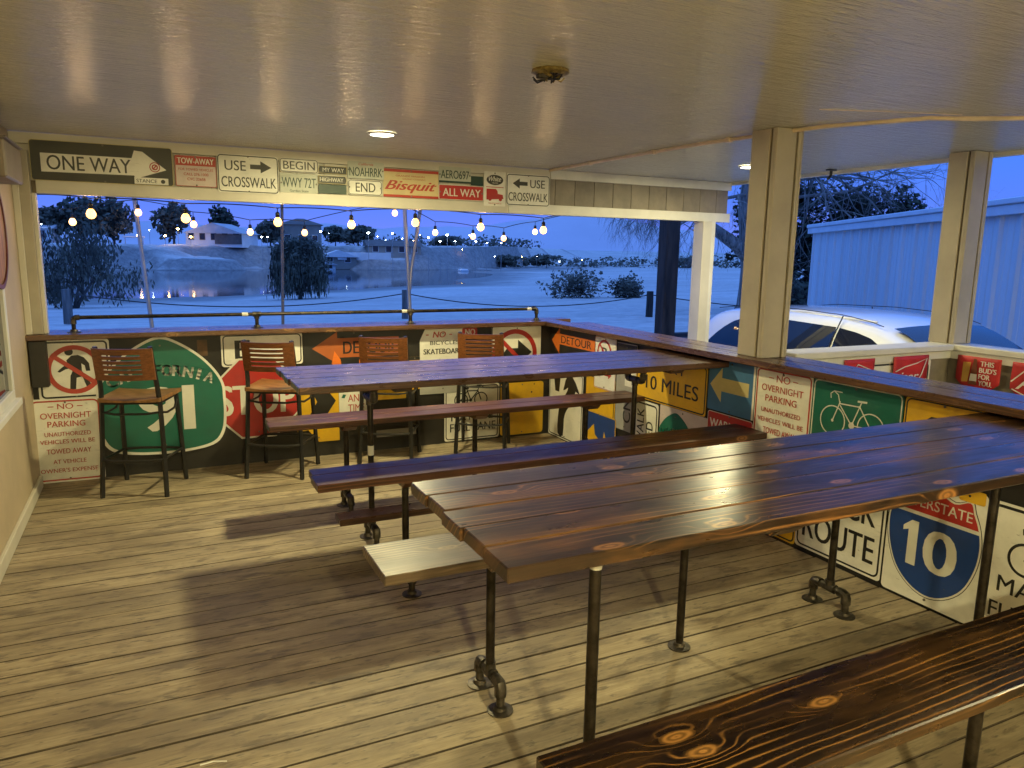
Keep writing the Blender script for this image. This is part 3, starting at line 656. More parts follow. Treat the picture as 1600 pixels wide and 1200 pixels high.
def cleat(parent, x, yc, z1, L, m, w=0.085, h=0.036):
    k = L / 2; poly = [(-k, 0), (-k, -h * 0.25), (-k + h * 0.9, -h), (k - h * 0.9, -h), (k, -h * 0.25), (k, 0)]
    M = Matrix.Translation((x, yc, z1)) @ Matrix(((0, 0, 1, -w / 2), (1, 0, 0, 0), (0, 1, 0, 0), (0, 0, 0, 1)))
    MB().prism(poly, 0, w, M).obj('cleat', m, parent)
def sticker(parent, x, y, z):
    # small white paper barcode-free label wrapped on the pole
    MB().tube([(x, y, z), (x, y, z + .055)], 0.0182, 12, False).obj('sticker', M_WHITE, parent, True)
def slab(parent, x0, x1, yb, zt, widths, m, th=0.04, ends=None):
    """planks laid side by side from the far edge yb towards the viewer"""
    y = yb
    for i, w in enumerate(widths):
        e0 = (ends[i] if ends else random.uniform(-.008, .008)); L = x1 - x0 - e0
        o = MB().box(-L / 2, L / 2, -w / 2 + .0018, w / 2 - .0018, -th, 0, 0.0035).obj('plank', m, parent); o.location = (x0 + e0 + L / 2, y - w / 2, zt + random.uniform(-.0012, .0012)); y -= w
PX = (2.03, 2.92, 3.81)
# far table
t1 = thing('bar_table', 'long dark plank table nearest the lake with sky reflections', 'table', (0, 0, 0), group='plank bar tables on pipe legs')
slab(t1, 1.578, 4.246, -1.672, 1.0, [0.141] * 5, W_TABLE1, 0.036)
for x in (PX[0], PX[2]):
    hfoot_parts(t1, x, -1.97); pole(t1, x, -1.97, 0.12, 0.86); hfoot_parts(t1, x, -1.97, True, 0.922); cleat(t1, x + 0.10, -2.02, 0.9625, 0.56, W_TABLE1)
    MB().box(x - .05, x + .05, -2.1, -1.84, 0.9225, 0.9625, .003).obj('cleat', W_TABLE1, t1)
sticker(t1, PX[0], -1.97, 0.52)
slab(t1, 1.822, 4.15, -1.992, 0.215, [0.135], W_TABLE1, 0.036)
# near table
t2 = thing('bar_table', 'large glossy burnt plank table in the foreground with knots', 'table', (0, 0, 0), group='plank bar tables on pipe legs')
slab(t2, 1.608, 4.246, -3.995, 1.0, [0.1305] * 5, W_TABLE2, 0.036, ends=[0.0, 0.006, -0.004, 0.004, 0.0])
for x in (PX[0], PX[2]):
    hfoot_parts(t2, x, -4.33); pole(t2, x, -4.33, 0.12, 0.9615); cleat(t2, x + .14, -4.32, 0.9625, 0.56, W_TABLE2); cleat(t2, x + .42, -4.32, 0.9625, 0.60, W_TABLE2)
    plain_flange(t2, x, -4.33, 0.9625, True)
sticker(t2, PX[0], -4.33, 0.80)
# benches
def bench(label, x0, yb, widths, m, px=PX, th=0.036, right=4.24, plain=1):
    t = thing('bar_bench', label, 'bench', (0, 0, 0), group='plank benches on pipe legs')
    slab(t, x0, right, yb, 0.62, widths, m, th)
    yc = yb - sum(widths) / 2
    for i, x in enumerate(px):
        if i == plain: plain_flange(t, x, yc); z0 = 0.02
        else: hfoot_parts(t, x, yc); z0 = 0.12
        pole(t, x, yc, z0, 0.62 - th - 0.0365); cleat(t, x, yc, 0.62 - th - .0005, sum(widths) * 0.92, m)
    return t
bench('narrow reddish plank bench behind the far table', 1.55, -1.235, [0.135, 0.138], W_BENCH)
bench('dark two plank bench between the two tables', 1.59, -2.465, [0.105, 0.170], W_BENCH)
bench('worn single plank bench mostly hidden behind the near table', 1.585, -3.49, [0.285], W_GREY)
bench('wide burnt plank bench with bold bright grain at the bottom right', 1.64, -4.735, [0.270], W_BOLD, right=4.24)

# ================================================================== bar stools
def make_stool(label):
    t = thing('bar_stool', label, 'bar stool', (0, 0, 0), 0, 'wooden slat back bar stools')
    # local: origin between the rear legs on the floor, +Y towards the front
    for s in (-1, 1):
        pts = [(s * .205, -.01, 0.0), (s * .195, .02, .30), (s * .185, .035, .60), (s * .178, .03, .72), (s * .172, .0, .86), (s * .168, -.035, 1.02)]
        mb = MB(); 
        for a, b in zip(pts[:-1], pts[1:]): pass
        mb.tube(pts, 0.0165, 4).obj('leg', M_BLACKMETAL, t)
        MB().tube([(s * .205, .405, 0.0), (s * .185, .355, .64)], 0.0165, 4).obj('leg', M_BLACKMETAL, t)
        MB().tube([(s * .197, .015, .255), (s * .197, .385, .235)], 0.0095, 8).obj('footrest', M_BLACKMETAL, t, True)
        MB().tube([(s * .186, .035, .575), (s * .196, .12, .555), (s * .196, .28, .555), (s * .188, .355, .60)], 0.008, 8).obj('brace', M_BLACKMETAL, t, True)
    MB().tube([(-.197, .015, .255), (-.1, -.012, .25), (.1, -.012, .25), (.197, .015, .255)], 0.0095, 8).obj('footrest', M_BLACKMETAL, t, True)
    MB().tube([(-.198, .385, .235), (-.1, .41, .235), (.1, .41, .235), (.198, .385, .235)], 0.0095, 8).obj('footrest', M_BLACKMETAL, t, True)
    MB().tube([(-.186, .035, .575), (-.1, .012, .565), (.1, .012, .565), (.186, .035, .575)], 0.008, 8).obj('brace', M_BLACKMETAL, t, True)
    MB().tube([(-.18, .04, .635), (.18, .04, .635), (.18, .35, .635), (-.18, .35, .635), (-.18, .04, .635)], 0.011, 6).obj('seat_frame', M_BLACKMETAL, t)
    # saddle seat
    mb = MB(); n = 14; vs = []; fs = []
    def outl(u, v):
        x = (u - .5) * .42; y = .0 + v * .40; k = .028 * ((2 * u - 1) ** 2)
        return x * (1 - .10 * (1 - v) * 0.8), y + (-.018 if v < .5 else .014) * (1 - (2 * u - 1) ** 2)
    for j in range(n + 1):
        for i_ in range(n + 1):
            u, v = i_ / n, j / n; x, y = outl(u, v); d = min(1, 6 * min(u, 1 - u, v, 1 - v)); 
            zt = .672 + .012 * (2 * abs(u - .5)) ** 2 - .008 * math.sin(PI * v) * math.sin(PI * u) - .010 * (1 - d)
            vs.append((x, y, zt))
    N = (n + 1) ** 2
    vs += [(x, y, .648) for x, y, z in vs[:N]]
    for j in range(n):
        for i_ in range(n):
            a = j * (n + 1) + i_; fs.append((a, a + 1, a + n + 2, a + n + 1)); fs.append((N + a, N + a + n + 1, N + a + n + 2, N + a + 1))
    ring = [i_ for i_ in range(n + 1)] + [(j + 1) * (n + 1) - 1 for j in range(1, n + 1)] + [N - 1 - i_ for i_ in range(1, n + 1)] + [(n - j) * (n + 1) for j in range(1, n)]
    for a, b in zip(ring, ring[1:] + ring[:1]): fs.append((a, a + N, b + N, b))
    mb.add(vs, fs); mb.obj('seat', M_SEATWOOD, t, True)
    # curved back board with five slots
    mb = MB(); nu = 16; z0, z1 = .800, 1.012
    slots = [(.838, .848), (.869, .879), (.900, .910), (.931, .941), (.962, .972)]
    zs = [z0] + [q for s_ in slots for q in s_] + [z1]
    ys = lambda x, z: -.055 * (1 - (x / .19) ** 2) + (.012 - (z - .80) * .20) - .010
    def patch(xa, xb, za, zb, nn):
        vs = []; fs = []
        for k in range(nn + 1):
            x = xa + (xb - xa) * k / nn
            for z in (za, zb):
                for th in (0, -.014): vs.append((x, ys(x, z) + th, z))
        for k in range(nn):
            a = 4 * k; b = a + 4
            fs += [(a, b, b + 2, a + 2), (a + 1, a + 3, b + 3, b + 1), (a, a + 1, b + 1, b), (a + 2, b + 2, b + 3, a + 3)]
        fs += [(0, 2, 3, 1), (4 * nn, 4 * nn + 1, 4 * nn + 3, 4 * nn + 2)]
        mb.add(vs, fs)
    patch(-.185, -.118, z0, z1, 4); patch(.118, .185, z0, z1, 4)
    for a, b in zip(zs[::2], zs[1::2]): patch(-.118, .118, a, b, 10)
    mb.obj('backrest', M_STOOLWOOD, t, True, 0.5)
    return t
s1 = make_stool('bar stool in front of the green 91 route sign')
s1.location = (0.79, -0.575, 0.001); s1.rotation_euler = (0, 0, math.radians(-19))
copy_tree(s1, (1.70, -0.51, 0.001), math.radians(-27), 'bar stool in front of the red STOP sign')
copy_tree(s1, (2.545, -0.47, 0.001), math.radians(-27), 'bar stool covering the end of the orange arrow sign on the back wall')
copy_tree(s1, (3.355, -0.46, 0.001), math.radians(-30), 'bar stool beside the no right turn sign')

# ================================================================== signs on the back wall
def ped(m):
    return ('multi', m, [('disc', .44, .80, .026), ('poly', [(.47, .735), (.40, .66), (.41, .60), (.33, .54), (.29, .50), (.27, .475), (.30, .46), (.38, .51), (.47, .53), (.47, .47), (.44, .40), (.42, .17), (.50, .17), (.52, .36), (.60, .38), (.66, .16), (.73, .19), (.66, .38), (.60, .47), (.60, .60), (.645, .56), (.655, .47), (.715, .47), (.705, .60), (.64, .70), (.56, .745)])])
sign(BACK, .226, .592, .448, .42, SW, 'square no pedestrians sign with red circle in the far left corner', [
    ('border', SK, .03, .03, .975, .975, .03, .012), ped(SK), ('ring', SRT, .50, .50, .172, .140), ('line', SRT, [(.20, .76), (.80, .24)], .030)], off=.010)
sign(BACK, .150, .004, .44, .602, SW, 'white no overnight parking sign standing in the far left corner', [
    ('border', SRT, .025, .02, .975, .98, .04, .011),
    ('text', SRT, 'NO', .39, .875, .61, .94), ('rect', SRT, .26, .902, .34, .911), ('rect', SRT, .66, .902, .74, .911),
    ('text', SRT, 'OVERNIGHT', .15, .765, .85, .835), ('text', SRT, 'PARKING', .24, .665, .76, .735),
    ('text', SRT, 'UNAUTHORIZED', .19, .555, .83, .605), ('text', SRT, 'VEHICLES WILL BE', .12, .465, .88, .515),
    ('text', SRT, 'TOWED AWAY', .20, .345, .82, .405), ('text', SRT, 'AT VEHICLE', .28, .225, .74, .275), ('text', SRT, "OWNER'S EXPENSE", .10, .12, .90, .17)], off=.022, tilt=-0.6)
spade = [(.5, 1), (.36, .95), (.2, .84), (.08, .71), (.01, .58), (0, .45), (0, .3), (.02, .16), (.09, .06), (.25, .015), (.5, 0)]
spade = spade + [(1 - x, y) for x, y in spade[-2:0:-1]]
spade_s = catmull(spade, 4)
sp_in = [(.5 + (x - .5) * .955, .5 + (y - .5) * .955) for x, y in spade_s]
arch = [('C', .135, .70, .062, .085, 38), ('A', .21, .765, .06, .085, 30)]
letters = 'CALIFORNIA'
arch = []
for i_, ch in enumerate(letters):
    a = (i_ - 4.5) / 4.5; ang = -a * 22; lw = .018 if ch == 'I' else .062
    arch.append((ch, .5 + a * .375, .715 - .075 * a * a, lw, .082, ang))
sign(BACK, .567, .138, .863, .880, SW, 'big green California 91 route spade sign behind the left stool', [
    ('poly', SG, sp_in), ('letters', SWP, arch),
    ('text', SWP, '9', .32, .20, .60, .58, {'bold': .07}), ('rect', SWP, .650, .20, .745, .58)], outline=spade_s, off=.016)
sign(BACK, 1.415, .768, .60, .250, SW, 'white sign lettered with a black E above the STOP sign', [
    ('border', SK, .02, .04, .985, .96, .03, .009), ('text', SK, 'E', .17, .24, .34, .80, {'bold': .07})], off=.009)
octo = [(.293, 0), (.707, 0), (1, .293), (1, .707), (.707, 1), (.293, 1), (0, .707), (0, .293)]
oin = [(.5 + (x - .5) * .955, .5 + (y - .5) * .955) for x, y in octo]
sign(BACK, 1.350, .200, .625, .630, SWP, 'red octagonal STOP sign with scratched paint', [
    ('poly', SR, oin), ('text', SWP, 'STOP', .055, .30, .945, .67, {'bold': .06})], outline=octo, off=.014)
def arrowL(m, pts): return ('poly', m, pts)
sign(BACK, 2.025, .62, .80, .395, SK, 'black sign with orange left arrow lettered DETOUR behind the third stool', [
    ('poly', SOB, [(.08, .66), (.33, .99), (.33, .86), (.97, .86), (.97, .46), (.33, .46), (.33, .33)]),
    ('text', SK, 'DETOUR', .39, .53, .93, .79, {'bold': .04}),
    ('poly', SO, [(.30, .60), (.36, .42), (.37, .28), (.31, .27), (.27, .34)]), ('rect', SO, .55, .27, .57, .40)], off=.008)
sign(BACK, 2.86, .50, .16, .28, SY, 'narrow yellow panel left of the no bicycles sign', [('rect', SK, .0, .9, 1, 1)], off=.008)
sign(BACK, 2.985, .450, .415, .566, SW, 'white no bicycles skateboards notice with clipped corner', [
    ('text', SRT, 'NO', .28, .86, .56, .95, {'bold': .08, 'shear': .2}), ('rect', SRT, .13, .895, .19, .91), ('rect', SRT, .64, .895, .70, .91),
    ('text', SK, 'BICYCLES,', .22, .74, .88, .81), ('text', SK, 'SKATEBOARD', .08, .61, .95, .69, {'bold': .06}),
    ('rect', SGR, .0, .0, 1., .12), ('text', SK, 'POLICE DEPARTMENT', .15, .13, .93, .16)],
     outline=[(0, 0), (1, 0), (1, 1), (.12, 1), (.0, .82)], off=.010)
sign(BACK, 3.37, .93, .14, .085, SR, 'small red sign lettered NO above the no right turn sign', [('text', SWP, 'NO', .2, .2, .85, .85, {'bold': .07})], off=.012)
sign(BACK, 3.650, .515, .500, .502, SW, 'square no right turn sign in the far right corner', [
    ('border', SK, .0, .0, 1, 1, .02, .008), ('ring', SR, .46, .50, .222, .180),
    ('poly', SK, [(.22, .22), (.22, .50), (.30, .60), (.52, .60), (.52, .75), (.80, .52), (.52, .28), (.52, .44), (.38, .44), (.36, .40), (.36, .22)]),
    ('line', SR, [(.14, .80), (.78, .18)], .036)], off=.010)
sign(BACK, 3.745, .016, .436, .485, SY, 'plain yellow sign with bolts in the far right corner', [('disc', SK, .72, .80, .008), ('disc', SK, .78, .95, .006)], off=.008, r=.03)
bike_items = lambda m, cx, cy, s: ('multi', m, [
    ('ring', cx - .26 * s, cy, .115 * s, .099 * s), ('ring', cx + .26 * s, cy, .115 * s, .099 * s)])
def bicycle(m, w, h, cx, cy, R, t, flip=1):
    """bicycle drawn in metres round (cx,cy); R wheel radius"""
    P = lambda x, y: ((cx + flip * x * R) / w, (cy + y * R) / h)
    return ('multi', m, [('ring', *P(-1.45, 0), R, R - t), ('ring', *P(1.45, 0), R, R - t),
        ('line', [P(-1.45, 0), P(-.95, 1.35)], t), ('line', [P(-.98, 1.2), P(-1.15, 1.75), P(-1.5, 1.95), P(-1.75, 1.75), P(-1.7, 1.45)], t * .9), ('line', [P(-1.5, 1.95), P(-.85, 1.95)], t * .9),
        ('line', [P(-.98, 1.2), P(.55, 1.25)], t), ('line', [P(-.95, 1.1), P(.05, -.05)], t), ('line', [P(.65, 1.55), P(.05, -.05)], t),
        ('line', [P(.55, 1.25), P(1.45, 0)], t), ('line', [P(.05, -.05), P(1.45, 0)], t), ('line', [P(.35, 1.58), P(1.05, 1.62)], t * 1.6),
        ('disc', *P(.05, -.05), R * .22), ('disc', *P(1.45, 0), R * .16), ('disc', *P(-1.45, 0), R * .10)])
sign(BACK, 3.207, .014, .525, .495, SW, 'white bicycle sign lettered MAY FULL LANE on the back wall', [
    ('border', SK, .02, .02, .98, .98, .03, .009), bicycle(SK, .525, .495, .25, .36, .065, .010, -1),
    ('text', SK, 'MAY USE', .12, .36, .88, .48), ('text', SK, 'FULL LANE', .10, .16, .93, .31)], off=.009)
sign(BACK, 1.956, .118, .335, .475, SY, 'yellow sign with black chevron beside the STOP sign', [
    ('poly', SK, [(.28, 1), (.62, 1), (.93, .70), (.62, .38), (.22, .38), (.48, .70)])], off=.008, outline=[(0, .2), (.25, .22), (.5, 0), (1, .0), (1, 1), (0, 1)])
sign(BACK, 2.293, .300, .245, .275, SW, 'white parking notice lettered ANY TIME behind the benches', [
    ('text', SRT, 'STOPPING', .10, .80, .90, .95), ('text', SRT, 'ANY', .30, .48, .85, .70), ('text', SRT, 'TIME', .30, .18, .85, .40),
    ('poly', SG, [(.08, .62), (.14, .72), (.24, .70), (.18, .60)])], off=.009, r=.008)
sign(BACK, 2.56, .43, .30, .13, SY, 'yellow strip under the seat of the third stool', [], off=.009, r=.005)
sign(BACK, 2.60, .11, .36, .06, SGR, 'narrow grey worn plate low on the back wall', [], off=.009, r=.005, cat='plate')

# signs on the right wall (u = world Y of the left edge, running towards the viewer)
sign(RIGHT, -.02, .70, .76, .318, SK, 'black sign with orange left arrow lettered DETOUR on the right wall', [
    ('poly', SO, [(.03, .58), (.22, .97), (.22, .80), (1, .80), (1, .50), (.22, .50), (.22, .22)]), ('text', SK, 'DETOUR', .26, .545, .93, .755, {'bold': .03})], off=.007, r=.005)
sign(RIGHT, -.015, .006, .60, .64, SW, 'white sign with curving black arrow past an island', [
    ('border', SK, .015, .015, .985, .985, .04, .010),
    ('poly', SK, catmull([(.30, .06), (.30, .30), (.36, .52), (.52, .66), (.58, .76), (.44, .70), (.62, .98), (.93, .70), (.80, .74), (.72, .58), (.56, .44), (.48, .30), (.46, .05)], 2)),
    ('poly', SK, [(.12, .98), (.36, .98), (.32, .66), (.20, .66)])], off=.007)
sign(RIGHT, -.655, .345, .45, .33, SY, 'orange yellow plate between the curved arrow sign and a blue sign', [('border', SK, .0, .02, .97, .95, .02, .008)], off=.006)
sign(RIGHT, -.790, .575, .315, .428, SW, 'small no parking sign with red double arrow', [
    ('ring', SR, .45, .70, .105, .085), ('text', SK, 'P', .34, .60, .56, .80, {'bold': .08}), ('line', SR, [(.22, .86), (.68, .54)], .018),
    ('poly', SR, [(.12, .30), (.27, .38), (.27, .33), (.68, .33), (.68, .38), (.83, .30), (.68, .22), (.68, .27), (.27, .27), (.27, .22)]),
    ('border', SRT, .01, .01, .99, .99, .02, .003)], off=.012)
sign(RIGHT, -.645, .02, .49, .345, SB, 'blue sign with yellow bent arrow and yellow edge', [
    ('border', SY, .0, .0, 1, 1, .02, .010), ('poly', SY, [(.08, .40), (.34, .70), (.38, .45), (.62, .28), (.66, .60), (.82, .20), (.70, .06), (.30, .06)])], off=.009)
sign(RIGHT, -1.115, .30, .262, .685, SGR, 'narrow weathered plate with letters turned sideways', [
    ('rect', SW, .45, .52, 1, .74), ('rect', SK, .0, .80, 1, .99), ('text', SK, 'CN', .42, .10, .80, .38, {'rot': 90})], off=.008, r=.005)
sign(RIGHT, -1.384, .20, .292, .385, SW, 'white sign turned sideways lettered WALK and ED', [
    ('border', SK, .02, .02, .96, .96, .04, .012), ('text', SK, 'WALK', .12, .10, .42, .84, {'rot': 90}), ('text', SK, 'ED', .52, .34, .80, .62, {'rot': 90})], off=.010)
sign(RIGHT, -1.385, .600, .797, .338, SY, 'yellow sign lettered NEXT 10 MILES on the right wall', [
    ('border', SK, .01, .02, .99, .98, .03, .010), ('text', SK, 'NEXT', .26, .70, .72, .90), ('text', SK, '10 MILES', .16, .26, .90, .56)], off=.012)
sign(RIGHT, -2.195, .668, .418, .332, SLB, 'light blue sign with pale left arrow', [
    ('poly', SYP, [(.04, .50), (.30, .86), (.30, .66), (.88, .66), (.88, .40), (.30, .40), (.30, .18)]), ('rect', SW, .96, .0, 1., 1.)], off=.010, r=.006)
sign(RIGHT, -1.69, .12, .51, .475, SPK, 'pinkish panel behind the small green route spade', [], off=.006, r=.006)
sign(RIGHT, -1.69, .22, .37, .345, SG, 'small green California route spade on the right wall', [
    ('letters', SWP, [(c, .5 + (i_ - 4.5) * .085, .62 - .0035 * (i_ - 4.5) ** 2, .006 if c == 'I' else .022, .034, -(i_ - 4.5) * 3) for i_, c in enumerate('CALIFORNIA')])], outline=spade_s, off=.010)
sign(RIGHT, -2.205, .45, .410, .208, SR, 'red sign lettered WARNING under the light blue arrow sign', [
    ('text', SWP, 'WARNING', .06, .50, .94, .78, {'bold': .06}), ('border', SWP, .0, .0, 1, 1, .02, .004)], off=.009)
sign(RIGHT, -2.618, .40, .428, .610, SW, 'white no overnight parking sign below the thick tan column', [
    ('border', SRT, .015, .012, .985, .988, .03, .010), ('text', SRT, 'NO', .38, .875, .62, .945), ('rect', SRT, .24, .905, .33, .913), ('rect', SRT, .67, .905, .76, .913),
    ('text', SRT, 'OVERNIGHT', .12, .775, .86, .84), ('text', SRT, 'PARKING', .20, .675, .76, .74), ('text', SRT, 'UNAUTHORIZED', .14, .565, .84, .61),
    ('text', SRT, 'VEHICLES WILL BE', .08, .47, .90, .515), ('text', SRT, 'TOWED AWAY', .2, .36, .8, .42), ('disc', SK, .5, .965, .006)], off=.009)
sign(RIGHT, -3.050, .54, .555, .468, SG, 'green bike route sign with white bicycle', [
    ('border', SWP, .012, .012, .988, .988, .03, .007), bicycle(SWP, .555, .468, .265, .255, .082, .0065), ('text', SWP, 'BIKE ROUTE', .10, .10, .90, .26, {'bold': .03})], off=.009, r=.03)
sign(RIGHT, -3.612, .62, .40, .385, SY, 'yellow 15 speed plate right of the bike route sign', [
    ('border', SK, .015, .015, .985, .985, .03, .007), ('poly', SK, [(.33, .44), (.43, .44), (.43, .80), (.35, .80), (.27, .73), (.27, .67), (.33, .69)]), ('text', SK, '5', .50, .44, .80, .80, {'bold': .08}), ('text', SK, 'M.P.H.', .2, .15, .8, .32)], off=.009)
sign(RIGHT, -3.012, .024, .562, .480, SW, 'white TRUCK ROUTE sign low on the wall under the near table', [
    ('border', SK, .02, .025, .98, .975, .035, .010), ('text', SK, 'TRUCK', .10, .56, .90, .86, {'bold': .03}), ('text', SK, 'ROUTE', .09, .15, .91, .45, {'bold': .03})], off=.009)
sign(RIGHT, -2.56, .012, .448, .30, SY, 'yellow sign with black edge left of the TRUCK ROUTE sign', [('border', SK, .01, .03, .985, .98, .03, .010)], off=.007)
sh = [(.5, 0), (.30, .05), (.13, .18), (.03, .38), (0, .58), (.03, .74), (.09, .86), (.14, .95), (.30, .90), (.5, .96)]
sh = catmull(sh + [(1 - x, y) for x, y in sh[-2:0:-1]], 4)
S_ = lambda k, pts: [(.5 + (x - .5) * k, .48 + (y - .48) * k) for x, y in pts]
shield_lo = [p for p in S_(.93, sh) if p[1] < .70]
sign(RIGHT, -3.585, .012, .475, .62, SW, 'Interstate 10 blue and red shield sign under the near table', [
    ('poly', SK, S_(1.0, [(x * 1.0, .06 + y * .92) for x, y in sh])), ('poly', SWP, S_(.985, [(x, .06 + y * .92) for x, y in sh])),
    ('poly', SB, S_(.95, [(x, min(.06 + y * .92, .705)) for x, y in sh])), ('poly', SR, S_(.95, [(x, max(.06 + y * .92, .735)) for x, y in sh])),
    ('poly', SWP, [(.25, .28), (.355, .28), (.355, .64), (.28, .64), (.19, .58), (.19, .54), (.25, .56)]), ('text', SWP, '0', .44, .28, .76, .62, {'bold': .07}), ('text', SWP, 'INTERSTATE', .12, .765, .88, .845)], off=.009)
sign(RIGHT, -3.93, .58, .12, .06, SY, 'scrap of yellow sign above the interstate shield', [('disc', SK, .4, .5, .006)], off=.012, r=.01)
sign(RIGHT, -4.062, .008, .58, .62, SW, 'large white bicycle may use full lane sign at the right edge', [
    ('border', SK, .02, .02, .98, .98, .04, .013), bicycle(SK, .58, .62, .29, .395, .075, .012), ('text', SK, 'MAY USE', .14, .36, .86, .48), ('text', SK, 'FULL LANE', .10, .16, .90, .28)], off=.010)

# signs on the header
HDR = lambda u, z, off: BACK(u, z, off + 0.0)
sign(BACK, .300, 2.080, .858, .262, SDK, 'black ONE WAY arrow sign on the header, leftmost', [
    ('border', SYP, .0, .0, 1, 1, .02, .004),
    ('poly', SW, [(.07, .22), (.07, .68), (.70, .68), (.72, .88), (.78, .86), (.95, .42), (.72, .16), (.71, .24)]), ('text', SDK, 'ONE WAY', .11, .28, .69, .64),
    ('ring', SR, .865, .48, .034, .028), ('ring', SR, .865, .48, .020, .012), ('line', SR, [(.85, .42), (.88, .54)], .008),
    ('rect', SW, .71, .03, .96, .20), ('text', SDK, 'STANCE', .725, .07, .875, .16), ('disc', SDK, .92, .115, .014)], off=.024)
sign(BACK, 1.172, 2.088, .272, .212, SPK, 'faded TOW-AWAY notice beside the ONE WAY sign', [
    ('rect', SRT, .02, .68, .98, .98), ('border', SRT, .0, .0, 1, 1, .01, .004), ('text', SWP, 'TOW-AWAY', .06, .74, .94, .93, {'bold': .06}),
    ('text', SRT, 'FOR TOWED VEHICLES', .08, .52, .92, .60), ('text', SRT, 'CALL 276-1000', .2, .36, .8, .45), ('text', SRT, 'CVC 22658', .28, .2, .72, .29)], off=.022)
sign(BACK, 1.450, 2.060, .430, .272, SW, 'USE CROSSWALK sign with arrow pointing right', [
    ('border', SDK, .01, .02, .99, .98, .025, .007), ('text', SDK, 'USE', .12, .58, .46, .84), ('poly', SDK, [(.53, .64), (.53, .76), (.70, .76), (.70, .86), (.88, .70), (.70, .54), (.70, .64)]),
    ('text', SDK, 'CROSSWALK', .06, .15, .95, .42)], off=.024)
sign(BACK, 1.890, 2.229, .284, .102, SW, 'small white BEGIN plate on the header', [('border', SDK, .01, .03, .99, .97, .02, .005), ('text', SDK, 'BEGIN', .09, .22, .91, .80)], off=.022)
sign(BACK, 1.887, 2.080, .280, .140, SPL, 'dented Garden State licence plate WWY 72T', [
    ('text', SDKG, 'WWY 72T', .05, .28, .95, .80), ('text', SDKG, 'Garden State', .25, .05, .75, .17)], off=.022, cat='licence plate', name='licence_plate', r=.01)
arr = [(0, .5), (.06, 1), (1, 1), (1, 0), (.06, 0)]
sign(BACK, 2.177, 2.234, .216, .058, SDK, 'small MY WAY arrow plate on the header', [('border', SYP, .0, .0, 1, 1, .004, .003), ('text', SWP, 'MY WAY', .14, .26, .90, .76, {'bold': .06})], off=.022, outline=arr)
sign(BACK, 2.175, 2.160, .216, .060, SDK, 'small HIGHWAY arrow plate under the MY WAY plate', [('border', SYP, .0, .0, 1, 1, .004, .003), ('text', SWP, 'HIGHWAY', .05, .26, .88, .76, {'bold': .06})], off=.022, outline=[(1 - x, y) for x, y in arr][::-1])
sign(BACK, 2.173, 2.086, .216, .068, SDKG, 'blank dark plate under the HIGHWAY plate', [], off=.021, r=.004, cat='plate')
sign(BACK, 2.399, 2.212, .290, .130, SPL, 'pale licence plate lettered NOAHRRK', [('text', SDKG, 'NOAHRRK', .05, .14, .95, .66), ('text', SRT, 'California', .3, .78, .7, .93, {'shear': .3})], off=.023, cat='licence plate', name='licence_plate', r=.01)
sign(BACK, 2.401, 2.086, .270, .118, SW, 'small white END plate on the header', [('border', SDK, .01, .03, .99, .97, .02, .005), ('text', SDK, 'END', .22, .22, .80, .80)], off=.024)
sign(BACK, 2.683, 2.085, .466, .218, SCR, 'yellow Bisquit cognac tin sign with red edges', [
    ('rect', SRT, 0, .90, 1, 1), ('rect', SRT, 0, 0, 1, .09), ('text', SRT, 'GRANDE MAISON', .22, .74, .74, .80), ('text', SRT, 'GRAND COGNAC', .34, .64, .76, .69),
    ('text', SRT, 'Bisquit', .03, .16, .96, .60, {'shear': .45, 'bold': .07})], off=.021, r=.006, cat='tin sign')
sign(BACK, 3.152, 2.222, .284, .128, SPL, 'pale licence plate lettered AERO697', [('text', SDKG, 'AERO697', .06, .26, .94, .78), ('rect', SDKG, .0, .0, 1, .12)], off=.023, cat='licence plate', name='licence_plate', r=.01)
sign(BACK, 3.438, 2.212, .112, .075, SDKG, 'blank dark square plate beside the AERO697 plate', [], off=.021, r=.004, cat='plate')
sign(BACK, 3.151, 2.086, .402, .120, SR, 'red ALL WAY plate on the header', [('border', SWP, .0, .0, 1, 1, .01, .004), ('text', SWP, 'ALL WAY', .09, .24, .93, .76, {'bold': .03})], off=.022)
sign(BACK, 3.556, 2.050, .204, .285, SW, 'white tin sign with black oval and red truck', [
    ('ellipse', SDK, .5, .76, .078, .042), ('text', SWP, 'White', .22, .72, .78, .86, {'shear': .3, 'bold': .05}), ('text', SWP, 'TRUCKS', .36, .655, .64, .69),
    ('rect', SRT, .1, .54, .9, .56),
    ('multi', SR, [('poly', [(.12, .24), (.12, .50), (.55, .50), (.62, .44), (.64, .36), (.86, .34), (.90, .22), (.12, .18)]), ('disc', .28, .20, .015), ('disc', .76, .20, .015)]),
    ('text', SRT, 'TRUCK PARTS', .2, .06, .8, .10)], off=.021, r=.006, cat='tin sign')
sign(BACK, 3.765, 2.062, .424, .268, SW, 'USE CROSSWALK sign with arrow pointing left', [
    ('border', SDK, .01, .02, .99, .98, .025, .007), ('text', SDK, 'USE', .54, .58, .88, .84), ('poly', SDK, [(.14, .70), (.30, .86), (.30, .76), (.48, .76), (.48, .64), (.30, .64), (.30, .54)]),
    ('text', SDK, 'CROSSWALK', .05, .15, .95, .42)], off=.024)

